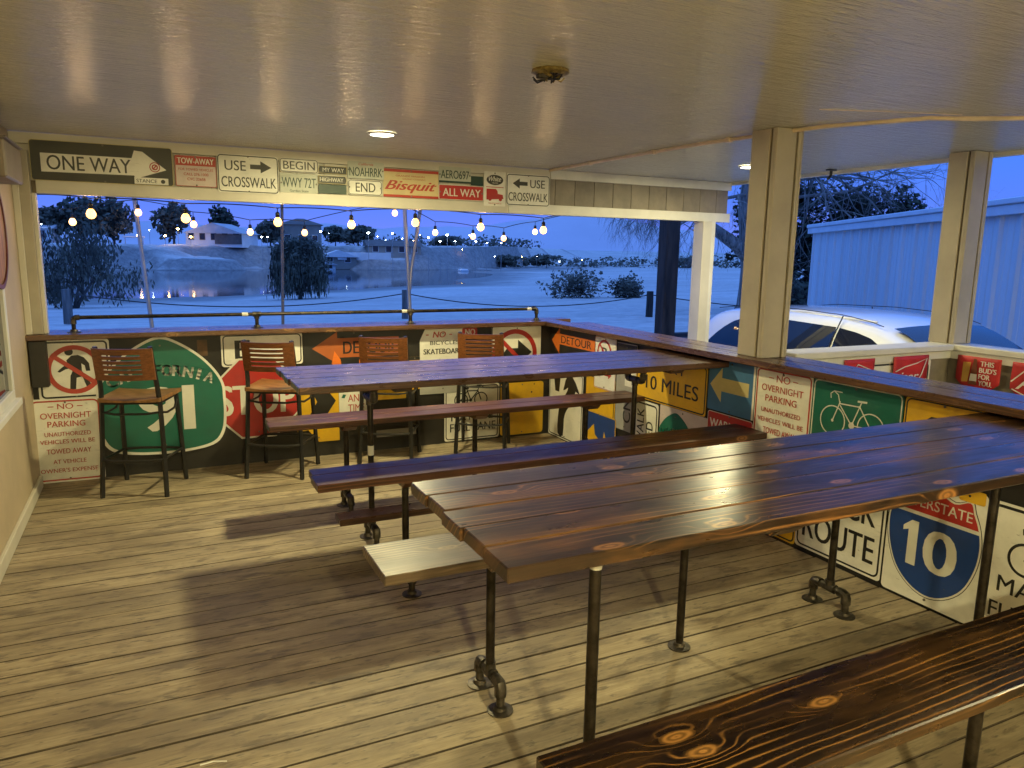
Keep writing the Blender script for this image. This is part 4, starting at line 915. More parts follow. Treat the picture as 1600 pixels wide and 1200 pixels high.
# pennants and signs on the second half wall
def pennant(plane, u, w, h, label, items, off=0.03):
    nx, nz = 10, 8; vs = []; fs = []
    for j in range(nz + 1):
        for i_ in range(nx + 1):
            x = i_ / nx; y = j / nz; yy = -h * y * (1 - (.0 if abs(x - .5) < .2 else 0.32 * (abs(x - .5) - .2) / .3))
            vs.append((x * w, yy, .004 * math.sin(x * 9 + y * 3) * y))
    for j in range(nz):
        for i_ in range(nx): a = j * (nx + 1) + i_; fs.append((a, a + nx + 1, a + nx + 2, a + 1))
    mb = MB(); mb.add(vs, fs); o = mb.obj('pennant', M_FLAG, None, True); o.matrix_world = plane(u, 1.012, off)
    sol = o.modifiers.new('thickness', 'SOLIDIFY'); sol.thickness = 0.001
    tag(o, label, 'pennant', 'red pennants hanging from the white cap')
    z = .007
    for it in items:
        z += .0006; mb = MB()
        if it[0] == 'text': text_into(mb, it[2], it[3] * w, -it[6] * h, it[5] * w, -it[4] * h, z, **(it[7] if len(it) > 7 else {})); link('lettering', mb.mesh('lettering', it[1]), o)
        else:
            mm = fill_mesh([[(x * w, -y * h) for x, y in it[2]]]); mb.add([(v.co.x, v.co.y, v.co.z + z) for v in mm.vertices], [tuple(p.vertices) for p in mm.polygons]); link('symbol', mb.mesh('symbol', it[1]), o)
    return o
bow = stroke([(.05, .42), (.3, .30), (.62, .22), (.92, .10), (.80, .55), (.62, .92)], .03)
pennant(HALFX, 4.955, .285, .22, 'red pennant partly hidden behind the right bar', [('poly', M_FLAGW, stroke([(.25, .45), (.42, .15), (.95, .38), (.8, .7)], .03)), ('text', M_FLAGW, 'Bu', .4, .42, .66, .62, {'shear': .3})])
pennant(HALFX, 5.425, .355, .24, 'red pennant lettered eiser left of the corner column', [('poly', M_FLAGW, bow), ('text', M_FLAGW, 'eiser', .01, .46, .72, .72, {'shear': .35, 'bold': .05})])
pennant(HALFY, -2.70, .30, .245, "red pennant lettered THIS BUD'S FOR YOU with beer bottle", [
    ('poly', M_BEER, [(.16, .18), (.34, .16), (.30, .72), (.16, .74)]), ('poly', M_BOTTLE, [(.40, .06), (.47, .06), (.50, .40), (.52, .78), (.32, .78), (.36, .40)]), ('poly', M_FLAGW, [(.36, .48), (.50, .48), (.51, .68), (.34, .68)]),
    ('text', M_FLAGW, 'THIS', .56, .10, .86, .24, {'bold': .07}), ('text', M_FLAGW, "BUD'S", .55, .28, .93, .42, {'bold': .07}), ('text', M_FLAGW, 'FOR', .55, .46, .80, .60, {'bold': .07}), ('text', M_FLAGW, 'YOU.', .56, .64, .86, .78, {'bold': .07})], off=.04)
pennant(HALFY, -3.07, .34, .26, 'red pennant with white AB monogram at the right edge', [('text', M_FLAGW, 'AB', .12, .30, .70, .66, {'shear': .4, 'bold': .05}), ('poly', M_FLAGW, stroke([(.02, .5), (.3, .12), (.7, .3)], .03)), ('poly', M_FLAGW, stroke([(.05, .68), (.3, .80), (.8, .84)], .03))], off=.04)
sign(HALFX, 5.0, .45, .84, .53, SW, 'white sign with black edge behind the red pennants', [('border', SK, .02, .03, .98, .97, .05, .012), ('ring', SK, .93, .60, .06, .045)], off=.004)
sign(HALFY, -3.10, .45, .40, .40, SO, 'orange diamond sign on the far half wall', [('polyhole', SK, [(.5, .04), (.96, .5), (.5, .96), (.04, .5)], [(.5, .1), (.9, .5), (.5, .9), (.1, .5)])], outline=[(.5, 0), (1, .5), (.5, 1), (0, .5)], off=.006)

# ================================================================== string lights
M_BULB = emis('glowing_bulb', (1.0, 0.46, 0.075), 4.2)
def bulb(x, y, z, label, grp, energy, drop=0.07):
    t = thing('string_bulb', label, 'light bulb', (x, y, z), group=grp)
    MB().lathe([(0.0, -.046), (0.017, -.042), (0.030, -.027), (0.033, -.008), (0.023, .015), (0.012, .026)], 14, cap=False).obj('glass_globe', M_BULB, t, True)
    MB().lathe([(0.013, .024), (0.017, .03), (0.017, .06), (0.008, .07)], 12).obj('socket', M_RUBBER, t, True)
    MB().tube([(0, 0, .065), (0, 0, .07 + drop)], .0035, 6).obj('cord', M_RUBBER, t)
    ld = D.lights.new('bulb_lamp', 'POINT'); ld.energy = energy; ld.color = BULB_COL; ld.shadow_soft_size = 0.037
    lo = D.objects.new('bulb_lamp', ld); COL.objects.link(lo); lo.parent = t; lo.location = (0, 0, 0)
    g = t.children
    return t
near = [(0.61, .30, 1.895), (1.238, .35, 1.887), (1.917, .35, 1.881), (2.512, .35, 1.880), (3.072, .35, 1.914), (3.69, .35, 1.895), (4.334, .35, 1.885)]
far = [(0.32, 2.5, 1.895), (0.895, 2.6, 2.01), (1.40, 2.5, 1.906), (1.952, 2.5, 1.844), (2.518, 2.5, 1.852), (3.542, 2.5, 2.10), (4.032, 2.5, 1.894), (4.516, 2.5, 1.861), (4.927, 2.5, 1.848), (5.361, 2.5, 1.938)]
nm_ = ['first', 'second', 'third', 'fourth', 'fifth', 'sixth', 'seventh', 'eighth', 'ninth', 'tenth']
for i_, p in enumerate(near): bulb(*p, nm_[i_] + ' glowing bulb from the left on the string just under the header', 'bulbs on the near light string', 8.0, 0.03)
for i_, p in enumerate(far): bulb(*p, nm_[i_] + ' glowing bulb from the left on the string between the outdoor poles', 'bulbs on the far light string', 2.0, 0.04)
def cord(pts, dz, label, ext):
    path = [ext[0]]
    full = [ext[0]] + [(x, y, z + dz) for x, y, z in pts] + [ext[1]]
    out = []
    for a, b in zip(full[:-1], full[1:]):
        for k in range(6):
            t = k / 6; v = Vector(a).lerp(Vector(b), t); v.z -= 4 * t * (1 - t) * -0.012; out.append(v)
    out.append(Vector(full[-1]))
    tag(MB().tube(out, .0045, 6).obj('string_light_cable', M_RUBBER, None, True), label, 'cable')
cord(near, .10, 'black cord of the near light string under the header', ((0.2, .30, 2.0), (4.6, .3, 2.02)))
cord(far, .115, 'black cord of the far light string between outdoor poles', ((-.6, 2.5, 1.9), (6.3, 2.5, 2.25)))
def rod(name, pts, r, m, label, cat, n=10):
    return tag(MB().tube(pts, r, n).obj(name, m, None, True), label, cat)
rod('light_pole', [(1.03, 2.72, -.46), (0.86, 2.7, 2.25)], .022, M_GALV, 'leaning pale pole outside the left half of the opening', 'pole')
rod('light_pole', [(2.25, 2.72, -.46), (2.32, 2.7, 2.2)], .017, M_GREYPOST, 'thin dark pole outside in front of the drooping willow', 'pole')
lp = rod('light_pole', [(3.83, 2.72, -.46), (3.78, 2.7, .9), (3.71, 2.7, 2.4)], .024, M_GALV, 'pale upright pole with slanted brace outside the opening', 'pole')
MB().tube([(3.94, 2.70, 2.3), (3.80, 2.70, 1.45), (3.775, 2.7, 1.2)], .022, 10).obj('brace', M_GALV, lp, True)
# ================================================================== outdoors
def interp(tbl, x):
    if x <= tbl[0][0]: return tbl[0][1]
    for (a, b), (c, d) in zip(tbl, tbl[1:]):
        if x <= c: return b + (d - b) * (x - a) / (c - a)
    return tbl[-1][1]
NEAR = [(-300, 62), (-6, 55), (-1, 55), (5, 58), (13, 69), (28, 79), (35, 84), (50, 112), (58, 132), (68, 158), (97, 190), (120, 215), (160, 260)]
FAR = [(-300, 100), (-14, 123), (-3, 132), (12, 140), (32, 149), (61, 151), (92, 164), (129, 174), (400, 190)]
from mathutils import noise as mnoise
def sm(t): t = max(0, min(1, t)); return t * t * (3 - 2 * t)
MOUNDS = [(8, 137, 9, 6, 2.2), (46, 149, 11, 7, 2.6), (55, 152, 6, 6, 1.8)]
def ground(x, y):
    yn, yf = interp(NEAR, x), interp(FAR, x); nz = mnoise.noise(Vector((x * .05, y * .05, 3)))
    if y < 10: z = -.45
    elif y < yn: z = -.45 - 1.56 * sm((y - 10) / (yn - 10)) ** 1.0
    elif y < yf: t = (y - yn) / max(yf - yn, 1); z = -2.01 - 1.6 * math.sin(PI * t)
    else:
        top = 2.1 + max(0, min(1.6, x / 90 * 1.4)); z = -2.01 + (top + 2.01) * sm((y - yf - 2) / (6 + 3 * nz))
    for mx, my, ax, ay, h in MOUNDS:
        q = ((x - mx) / ax) ** 2 + ((y - my) / ay) ** 2
        if q < 1: z += h * min(1, 2.2 * (1 - q)) * (1 - .0 * q)
    if y > 10: z += .10 * nz * min(1, (y - 10) / 20)
    if y > yf: z += .35 * mnoise.noise(Vector((x * .3, y * .3, 1))) 
    return z
xs = [-2500, -1200, -600, -300, -150, -90] + [-60 + 2.2 * k for k in range(100)] + [180, 220, 300, 450, 700, 1200, 2500]
ys = [-600, -200, -60, -20, -10, -3, .12, 3, 6, 9, 12] + [15 + 2.0 * k for k in range(90)] + [200, 215, 240, 280, 350, 500, 900, 1600, 3000]
vs = [(x, y, ground(x, y)) for y in ys for x in xs]; nx = len(xs)
fs = [(j * nx + i_, j * nx + i_ + 1, (j + 1) * nx + i_ + 1, (j + 1) * nx + i_) for j in range(len(ys) - 1) for i_ in range(nx - 1)]
gm = MB(); gm.add(vs, fs); tag(gm.obj('ground', M_SAND, None, True, 3.1), 'pale sandy field sloping down to the lake', kind='structure')
tag(MB().box(-400, 400, 30, 400, -2.04, -2.0).obj('water', M_WATER), 'still lake reflecting the bank and dusk sky', kind='structure')
tag(MB().box(5.2, 60, -30, 9.7, -.50, -.442).obj('road', M_ASPHALT), 'dark asphalt lot beyond the porch', kind='structure')
tag(MB().box(5.2, 60, 9.7, 9.86, -.50, -.33, .02).obj('kerb', M_KERB), 'dark kerb between asphalt and sand', kind='structure')
# mountains
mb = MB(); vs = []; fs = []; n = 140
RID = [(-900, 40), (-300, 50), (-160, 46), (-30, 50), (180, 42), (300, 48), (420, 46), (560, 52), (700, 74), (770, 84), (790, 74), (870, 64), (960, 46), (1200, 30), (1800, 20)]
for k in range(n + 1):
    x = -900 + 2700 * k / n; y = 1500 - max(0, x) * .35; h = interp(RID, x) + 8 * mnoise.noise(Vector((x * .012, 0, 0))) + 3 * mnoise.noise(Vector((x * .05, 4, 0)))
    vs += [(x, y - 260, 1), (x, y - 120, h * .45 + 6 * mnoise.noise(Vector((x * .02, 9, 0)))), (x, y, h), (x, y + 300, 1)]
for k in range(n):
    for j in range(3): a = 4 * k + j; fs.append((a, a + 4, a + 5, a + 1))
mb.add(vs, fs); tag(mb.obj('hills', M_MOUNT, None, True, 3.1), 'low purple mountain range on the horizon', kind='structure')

# foliage helpers
def leafball(mb, c, r, n, s, rnd=random, flat=0.75):
    for k in range(n):
        while True:
            p = Vector((rnd.uniform(-1, 1), rnd.uniform(-1, 1), rnd.uniform(-1, 1)))
            if p.length < 1: break
        q = Vector((c[0] + p.x * r[0], c[1] + p.y * r[1], c[2] + p.z * r[2]))
        if mnoise.noise(q * (1.3 / max(r))) < -.18: continue
        a = Vector((rnd.gauss(0, 1), rnd.gauss(0, 1), rnd.gauss(0, 1))).normalized(); b = a.orthogonal().normalized(); ss = s * rnd.uniform(.6, 1.4)
        mb.add([q - a * ss, q + b * ss * .6, q + a * ss, q - b * ss * .6], [(0, 1, 2, 3)])
def grow(mb, p, d, L, r, depth, droop=0.0, spread=.6, n=3, seg=4, rnd=random, tips=None, taper=.62):
    pts = [p]; rr = [r]; q = Vector(p); dd = Vector(d).normalized()
    for k in range(seg):
        dd = (dd + Vector((rnd.gauss(0, .13), rnd.gauss(0, .13), rnd.gauss(0, .10) - droop * (k + 1) / seg))).normalized(); q = q + dd * (L / seg); pts.append(q.copy()); rr.append(r * (1 - (1 - taper) * (k + 1) / seg))
    mb.tube(pts, rr, 6 if r > .03 else 3, False)
    if depth == 0:
        if tips is not None: tips.append(q.copy())
        return
    for k in range(n):
        t = rnd.randint(max(1, seg // 2), seg); a = Vector((rnd.gauss(0, 1), rnd.gauss(0, 1), rnd.gauss(0, .7))).normalized()
        grow(mb, pts[t], dd * (1 - spread) + a * spread, L * rnd.uniform(.55, .85), rr[t] * .68, depth - 1, droop * 1.25, spread, n, seg, rnd, tips, taper)
def bush(name, label, cat, base, w, h, m, n=900, s=.25, trunk=True, parts=None):
    t = thing(name, label, cat, base)
    mb = MB(); rnd = random.Random(hash(label) % 999 if False else len(label) * 7 + int(abs(base[0])))
    k = parts or 5
    for i_ in range(k):
        a = 2 * PI * i_ / k; rr = rnd.uniform(.15, .5)
        leafball(mb, (w * .5 * rr * math.cos(a), w * .5 * rr * math.sin(a), h * rnd.uniform(.38, .68)), (w * rnd.uniform(.25, .36), w * .3, h * rnd.uniform(.24, .36)), n // k, s, rnd)
    mb.obj('crown', m, t)
    if trunk: MB().tube([(0, 0, -.3), (.1, 0, h * .3), (0, .1, h * .55)], [h * .03, h * .022, h * .01], 6).obj('trunk', M_TWIGD, t, True)
    return t
CX, CY, CZ = 0.97329, -5.9618, 1.65
def at(px, depth):      # a spot on the ground seen in direction px (photo column), at a plan distance
    a = math.radians(25.857) + math.atan((px - 800) / 1158.9); return (CX + depth * math.sin(a), CY + depth * math.cos(a))
def gz(p): return (p[0], p[1], ground(*p))
# trees on the far bank
for (px, dep, w, h, m, label) in [
        (85, 160, 10, 8.0, M_LEAF2, 'rounded far bank tree at the left end of the opening'), (140, 158, 11, 10.5, M_LEAF2, 'tallest dark tree on the far bank behind the left bulbs'), (185, 160, 10, 9.0, M_LEAF2, 'broad dark tree right of the tallest far bank tree'),
        (277, 165, 8.5, 9.5, M_LEAF2, 'bushy tree left of the white house across the lake'), (355, 185, 6, 10.5, M_LEAF, 'upright tree rising behind the white house roof'),
        (425, 165, 6, 6.0, M_LEAF3, 'small tree right of the white house'), (560, 175, 9, 6.0, M_LEAF2, 'rounded tree right of the small gabled house'), (525, 185, 6, 5.5, M_LEAF2, 'low tree behind the small gabled house'),
        (700, 200, 10, 3.2, M_LEAF3, 'low scrub tree near the far parking lights'), (795, 200, 12, 3.8, M_LEAF2, 'scrub tree on the far horizon below the last bulbs'), (850, 205, 14, 4.2, M_LEAF2, 'scrub tree on the far horizon left of the brush'), (1080, 230, 20, 4.0, M_LEAF2, 'distant trees seen between the dark post and cream post')]:
    p = at(px, dep); bush('far_tree', label, 'tree', (p[0], p[1], ground(*p) - .2), w, h, m, 1500, .55)
tl = MB(); rnd = random.Random(5)
for k in range(60):
    p = at(560 + k * 12, rnd.uniform(215, 260)); leafball(tl, (p[0], p[1], ground(*p) + 1.2), (5, 3, rnd.uniform(1.2, 2.6)), 60, .6, rnd)
tag(tl.obj('treeline', M_LEAF2), 'dark band of scrub along the horizon', 'vegetation', kind='stuff')
# willow trees on the near shore
def willow(px, dep, h, w, label, m, leaf, dens):
    p = at(px, dep); t = thing('shore_tree', label, 'tree', (p[0], p[1], ground(*p) - .1)); rnd = random.Random(int(px)); mb = MB(); tips = []
    for k in range(4):
        a = rnd.uniform(0, 2 * PI); grow(mb, Vector((rnd.uniform(-.2, .2), rnd.uniform(-.2, .2), 0)), (math.cos(a) * .4, math.sin(a) * .4, 1), h * .42, .10, 4, .06, .5, 3, 4, rnd, tips)
    mb.obj('trunk', M_TWIGD, t)
    lb = MB()
    for q in tips:
        for k in range(dens):
            c = q + Vector((rnd.gauss(0, .22), rnd.gauss(0, .22), rnd.gauss(0, .25) - k * .05))
            a = Vector((rnd.gauss(0, .35), rnd.gauss(0, .35), -1)).normalized(); b = a.orthogonal().normalized(); s = rnd.uniform(.08, .2)
            lb.add([c - a * s, c + b * s * .35, c + a * s, c - b * s * .35], [(0, 1, 2, 3)])
    lb.obj('crown', leaf, t); return t
willow(112, 46, 4.6, 4, 'loose open willow on the near shore left of the pale pole', M_TWIG, M_LEAF3, 10)
# dense drooping willow
p = at(468, 50); t = thing('shore_tree', 'dense drooping willow on the near shore behind the thin pole', 'tree', (p[0], p[1], ground(*p) - .1)); rnd = random.Random(3); mb = MB()
for k in range(520):
    a = rnd.uniform(0, 2 * PI); r0 = math.sqrt(rnd.random()); top = 4.0 - 1.0 * r0 ** 2 + rnd.uniform(-.3, .3); R = 2.0 * r0
    x0, y0 = R * math.cos(a), R * math.sin(a); q = Vector((x0 * .8, y0 * .8, top)); bot = rnd.uniform(.1, 1.8)
    nseg = int((top - bot) / .22)
    for j in range(nseg):
        q = q + Vector((x0 * .012 + rnd.gauss(0, .035), y0 * .012 + rnd.gauss(0, .035), -.22)); w = rnd.uniform(.02, .06)
        c = math.cos(a + j); s_ = math.sin(a + j); mb.add([q + Vector((c * w, s_ * w, .13)), q + Vector((-c * w, -s_ * w, .1)), q + Vector((-c * w * .6, -s_ * w * .6, -.16)), q + Vector((c * w * .6, s_ * w * .6, -.13))], [(0, 1, 2, 3)])
leafball(mb, (0, 0, 3.2), (1.9, 1.9, 1.0), 900, .12, rnd); leafball(mb, (.2, 0, 2.2), (2.0, 2.0, 1.6), 900, .12, rnd)
mb.obj('crown', M_LEAF2, t); MB().tube([(0, 0, -.2), (.1, 0, 1.5), (0, .1, 3)], [.16, .12, .06], 8).obj('trunk', M_TWIGD, t, True)
# twiggy brush on the sand
def brush(px, dep, h, w, label, m, leaf=None, seeds=16):
    p = at(px, dep); t = thing('brush', label, 'shrub', (p[0], p[1], ground(*p) - .05)); rnd = random.Random(int(px) + 1); mb = MB(); tips = []
    for k in range(seeds):
        a = rnd.uniform(0, 2 * PI); grow(mb, Vector((rnd.uniform(-w, w) * .3, rnd.uniform(-w, w) * .3, 0)), (math.cos(a) * rnd.uniform(.2, 1.1) * w / h, math.sin(a) * .8 * w / h, 1), h * .48, .022, 3, 0.03, .6, 3, 3, rnd, tips, .5)
    mb.obj('stems', m, t)
    lb = MB()
    for q in tips:
        for k in range(3): leafball(lb, q, (.25, .25, .2), 1, .045 if leaf is None else .12, rnd)
    lb.obj('crown', leaf or M_LEAF3, t); return t
brush(898, 46, 2.4, 2.6, 'large bare twiggy brush on the sand left of the dark post', M_TWIGD, M_LEAF3, 20)
brush(975, 46, 1.5, 1.6, 'low dense bush beside the large twiggy brush', M_TWIGD, M_LEAF2, 18)
brush(1252, 27, 1.6, 1.6, 'dark bush at the corner of the metal building', M_TWIGD, M_LEAF, 22)
brush(1240, 60, 1.5, 3.0, 'pale far shrub in the field right of the big tree', M_TWIG, M_LEAF3, 12)
# big cottonwood by the building
p = at(1172, 31); bt_ = thing('cottonwood_tree', 'large old tree with ridged bark and bare hanging branches right of the posts', 'tree', (p[0], p[1], -.5)); rnd = random.Random(21)
rightv = Vector((math.cos(math.radians(-25.86)), math.sin(math.radians(-25.86)), 0))
def L3(r, f, z): return rightv * r + Vector((-rightv.y, rightv.x, 0)) * f + Vector((0, 0, z))
tk = MB(); tk.tube([L3(0, 0, -.2), L3(0, 0, .35), L3(-.05, 0, 1.0), L3(-.05, 0, 1.7), L3(-.15, 0, 2.6), L3(-.35, 0, 4.0), L3(-.3, 0, 5.5), L3(-.1, 0, 7.5)], [.85, .62, .52, .50, .50, .46, .40, .3], 18)
tk.tube([L3(0, 0, 2.0), L3(.25, .1, 3.0), L3(.4, .2, 4.5), L3(.8, .3, 7)], [.42, .42, .36, .25], 14)
tk.tube([L3(-.1, 0, 2.0), L3(-.8, -.2, 2.6), L3(-1.6, -.3, 3.1), L3(-2.4, -.4, 3.6), L3(-3.2, -.5, 4.2), L3(-4.2, -.6, 4.5)], [.34, .26, .22, .19, .14, .08], 12)
tk.obj('trunk', M_BARK, bt_, True, 3.1)
br = MB(); tips = []
for k in range(11):
    t_ = k / 10; q = L3(-1.6 - 2.8 * t_, -.3 - .3 * t_, 3.2 + 1.3 * t_)
    grow(br, q, L3(-.8, rnd.uniform(-.5, .5), rnd.uniform(-.2, .5)), 1.3, .05, 4, .28, .5, 3, 4, rnd)
for k in range(16):
    q = L3(rnd.uniform(-.3, .6), rnd.uniform(-.3, .3), rnd.uniform(4.2, 7)); 
    grow(br, q, L3(rnd.uniform(.3, 1.2), rnd.uniform(-.6, .6), rnd.uniform(0, .5)), 3.0, .08, 4, .05, .5, 3, 4, rnd)
for k in range(7):
    q = L3(rnd.uniform(-.4, .2), rnd.uniform(-.3, .3), rnd.uniform(4.5, 7)); grow(br, q, L3(rnd.uniform(-1.2, -.3), rnd.uniform(-.6, .6), rnd.uniform(0, .6)), 2.2, .09, 4, .12, .45, 3, 4, rnd)
br.obj('branches', M_TWIG, bt_)
lf = MB()
for k in range(86):
    c = L3(rnd.uniform(.2, 6.6), rnd.uniform(0.5, 2.5), rnd.uniform(2.0, 5.6)); 
    rr_ = (c - L3(0, 0, c.z)).length
    if c.z > 5.4 - .12 * rr_: continue
    leafball(lf, c, (.85, .85, .65), 190, .13, rnd)
for k in range(34): leafball(lf, L3(rnd.uniform(1.2, 3.6), rnd.uniform(.6, 2.6), rnd.uniform(.3, 4.4)), (.75, .7, .7), 150, .13, rnd)
for k in range(16): leafball(lf, L3(rnd.uniform(-.5, .9), rnd.uniform(.4, 1.6), rnd.uniform(2.2, 4.6)), (.55, .5, .6), 110, .12, rnd)
lf.obj('crown', M_LEAF, bt_)
# posts, cable fence
tag(MB().box(7.72, 7.96, 2.9, 3.12, -.5, 5.5, .02).obj('timber_post', M_POST, None), 'tall dark timber post outside by the asphalt', 'post')
FP = [(1012, 27, 'dark wooden fence post on the sand left of the tall timber post'), (632, 25, 'grey wooden fence post behind the pipe rail at the middle'), (104, 25.5, 'pale grey fence post at the left end of the pipe rail'), (1500, 30, 'fence post hidden behind the metal building')]
pos = []
for px, dep, lb in FP[:3]:
    q = at(px, dep); pos.append(q)
    mb = MB(); mb.tube([(q[0], q[1], -.6), (q[0] + .01, q[1], .05), (q[0], q[1], .42)], [.13, .125, .12], 12); tag(mb.obj('fence_post', M_GREYPOST if px < 900 else M_POST, None, True), lb, 'post', 'posts of the cable fence')
pos.insert(0, at(1600, 30))
for (a, b), lb in zip(zip(pos[:-1], pos[1:]), ('sagging fence cable right of the dark fence post', 'sagging fence cable between the dark and middle posts', 'sagging fence cable between the middle and left posts')):
    pts = [(a[0] + (b[0] - a[0]) * k / 20, a[1] + (b[1] - a[1]) * k / 20, .30 - .42 * 4 * (k / 20) * (1 - k / 20)) for k in range(21)]
    rod('fence_cable', pts, .018, M_CABLE, lb, 'cable', 5)

# ---- buildings across the lake
def house(label, px, dep, w, d, h, rh, mw, mr, axis=0, wins=3, rz=None, hip=False, porch=False):
    p = at(px, dep); z = ground(*p); rz = math.radians(-8) if rz is None else rz
    t = thing('house', label, 'house', (p[0], p[1], z - .4), rz)
    MB().box(-w / 2, w / 2, -d / 2, d / 2, 0, h + .4).obj('wall', mw, t)
    z0 = h + .4; o = .5
    if axis == 0: poly = [(-d / 2 - o, z0 - .05), (0, z0 + rh), (d / 2 + o, z0 - .05), (0, z0 + rh - .25 if False else z0 - .02)]
    mb = MB()
    if axis == 0:   # ridge along X
        rx = w / 2 - (d / 2 if hip else 0)
        vs = [(-w / 2 - o, -d / 2 - o, z0), (w / 2 + o, -d / 2 - o, z0), (w / 2 + o, d / 2 + o, z0), (-w / 2 - o, d / 2 + o, z0), (-rx - (0 if hip else o), 0, z0 + rh), (rx + (0 if hip else o), 0, z0 + rh)]
        fs = [(0, 1, 5, 4), (2, 3, 4, 5), (0, 4, 3), (1, 2, 5), (0, 3, 2, 1)]
    else:           # gable faces the lake
        vs = [(-w / 2 - o, -d / 2 - o, z0), (w / 2 + o, -d / 2 - o, z0), (w / 2 + o, d / 2 + o, z0), (-w / 2 - o, d / 2 + o, z0), (0, -d / 2 - o, z0 + rh), (0, d / 2 + o, z0 + rh)]
        fs = [(0, 1, 4), (2, 3, 5), (1, 2, 5, 4), (3, 0, 4, 5), (0, 3, 2, 1)]
    mb.add(vs, fs); mb.obj('roof', mr, t)
    for k in range(wins):
        x = -w / 2 + w * (k + .5) / wins; ww = min(1.1, w / wins * .45)
        f = MB().box(x - ww / 2 - .08, x + ww / 2 + .08, -d / 2 - .06, -d / 2 - .005, 1.3, 2.7).obj('window', M_HOUSEW if mw is not M_HOUSEW else M_HOUSET, t)
        MB().box(x - ww / 2, x + ww / 2, -d / 2 - .09, -d / 2 - .065, 1.4, 2.6).obj('pane', M_WIN, f)
    if porch:
        MB().box(w * .02, w * .5, -d / 2 - .12, -d / 2 - .10, .6, 2.5).obj('porch_opening', M_ROOFD, t)
    return t
house('white house with pale sloping roof across the lake', 352, 160, 11.0, 8, 2.2, 2.0, M_HOUSEW, M_ROOFG, 1, 5, math.radians(-28), porch=True)
house('tan two storey house behind the drooping willow', 472, 172, 8.5, 7, 4.4, 1.4, M_HOUSET, M_ROOFD, 0, 3, hip=True)
house('small gabled house with white eaves across the lake', 528, 158, 7, 6, 2.0, 1.4, M_HOUSET, M_HOUSEW, 1, 2)
house('long low brown roofed house across the lake', 613, 165, 11, 7, 2.2, 1.3, M_HOUSET, M_ROOFD, 0, 4)
house('small white house at the far left across the lake', 66, 158, 6, 6, 2.6, .8, M_HOUSEW, M_ROOFG, 0, 2)
house('tiny white shed near the far waterline', 514, 150, 2.4, 2, 1.6, .6, M_HOUSEW, M_ROOFG, 1, 1)
p = at(570, 156); tag(MB().box(-5.5, 5.5, -.05, .05, 0, 1.5).obj('garden_wall', M_HOUSEW), 'low white garden wall beside the small gabled house', 'wall').location = (p[0], p[1], ground(*p))
p = at(216, 158); t = thing('shade_canopy', 'pale flat canopy on posts on the far bank', 'canopy', (p[0], p[1], ground(*p)))
MB().box(-1.8, 1.8, -1, 1, 1.5, 1.75, .05).obj('canopy_top', M_HOUSEW, t)
for a in (-1.5, 1.5): MB().tube([(a, 0, -.3), (a, 0, 1.5)], .06, 6).obj('post', M_GALV, t)
p = at(705, 152); t = thing('tanker_truck', 'parked truck and trailer on the far bank', 'truck', (p[0], p[1], ground(*p)))
MB().box(-3.2, 1.2, -1, 1, .5, 1.1, .1).obj('trailer', M_GREYPOST, t); MB().box(1.5, 3.2, -1, 1, .4, 1.9, .2).obj('cab', M_HOUSEW, t)
for a in (-2.6, -1.8, 1.0, 2.6): MB().tube([(a, -1.05, .4), (a, 1.05, .4)], .4, 12).obj('wheel', M_RUBBER, t)
# lamps across the lake
M_FARW = emis('far_white_lamp', (0.80, 0.95, 1.0), 45); M_FARY = emis('far_yellow_lamp', (1.0, 0.60, 0.16), 60)
for k, (px, zz, yellow, rr) in enumerate([(75, 5.4, 0, .12), (222, 3.9, 1, .3), (264, 3.9, 1, .28), (284, 5.2, 1, .3), (303, 3.8, 1, .28), (412, 4.1, 0, .2), (421, 4.1, 0, .2), (503, 5.4, 0, .28), (576, 5.3, 0, .30), (613, 5.3, 0, .22), (668, 4.6, 0, .22), (686, 3.9, 0, .24), (697, 5.2, 0, .3), (709, 4.0, 0, .2), (741, 4.0, 0, .2), (758, 3.8, 0, .15), (780, 3.8, 0, .15)]):
    p = at(px, 154); z = ground(*p); rr *= .8
    t = thing('street_lamp', ('yellow' if yellow else 'white') + ' lamp glowing across the lake, number %s from the left' % ['one','two','three','four','five','six','seven','eight','nine','ten','eleven','twelve','thirteen','fourteen','fifteen','sixteen','seventeen'][k], 'street lamp', (p[0], p[1], z), group='lamps across the lake')
    MB().tube([(0, 0, -.2), (0, 0, zz - z)], .05, 6).obj('pole', M_GALV, t)
    MB().lathe([(0.0, -rr * .6), (rr * .7, -rr * .4), (rr, 0), (rr * .7, rr * .4), (0, rr * .6)], 10, Matrix.Translation((0, 0, zz - z)), cap=False).obj('lamp_head', M_FARY if yellow else M_FARW, t, True)

for k in range(22):
    px = [95, 165, 240, 330, 375, 445, 492, 515, 541, 590, 602, 628, 645, 655, 677, 720, 731, 770, 812, 835, 870, 905][k]; rr = rnd.uniform(.06, .11); q = at(px, rnd.uniform(170, 215)); z = ground(*q)
    t = thing('distant_lamp', ('tiny warm' if k % 3 == 0 else 'tiny white') + ' town light on the horizon, %s of those from the left' % ['first','second','third','fourth','fifth','sixth','seventh','eighth','ninth','tenth','eleventh','twelfth','thirteenth','fourteenth','fifteenth','sixteenth','seventeenth','eighteenth','nineteenth','twentieth','twenty-first','last'][k], 'street lamp', (q[0], q[1], z), group='tiny town lights on the horizon')
    hh = rnd.uniform(1.5, 3.2); MB().tube([(0, 0, -.2), (0, 0, hh)], .04, 5).obj('pole', M_GALV, t)
    MB().lathe([(0.0, -rr), (rr, 0), (0, rr)], 8, Matrix.Translation((0, 0, hh)), cap=False).obj('lamp_head', M_FARY if k % 3 == 0 else M_FARW, t, True)
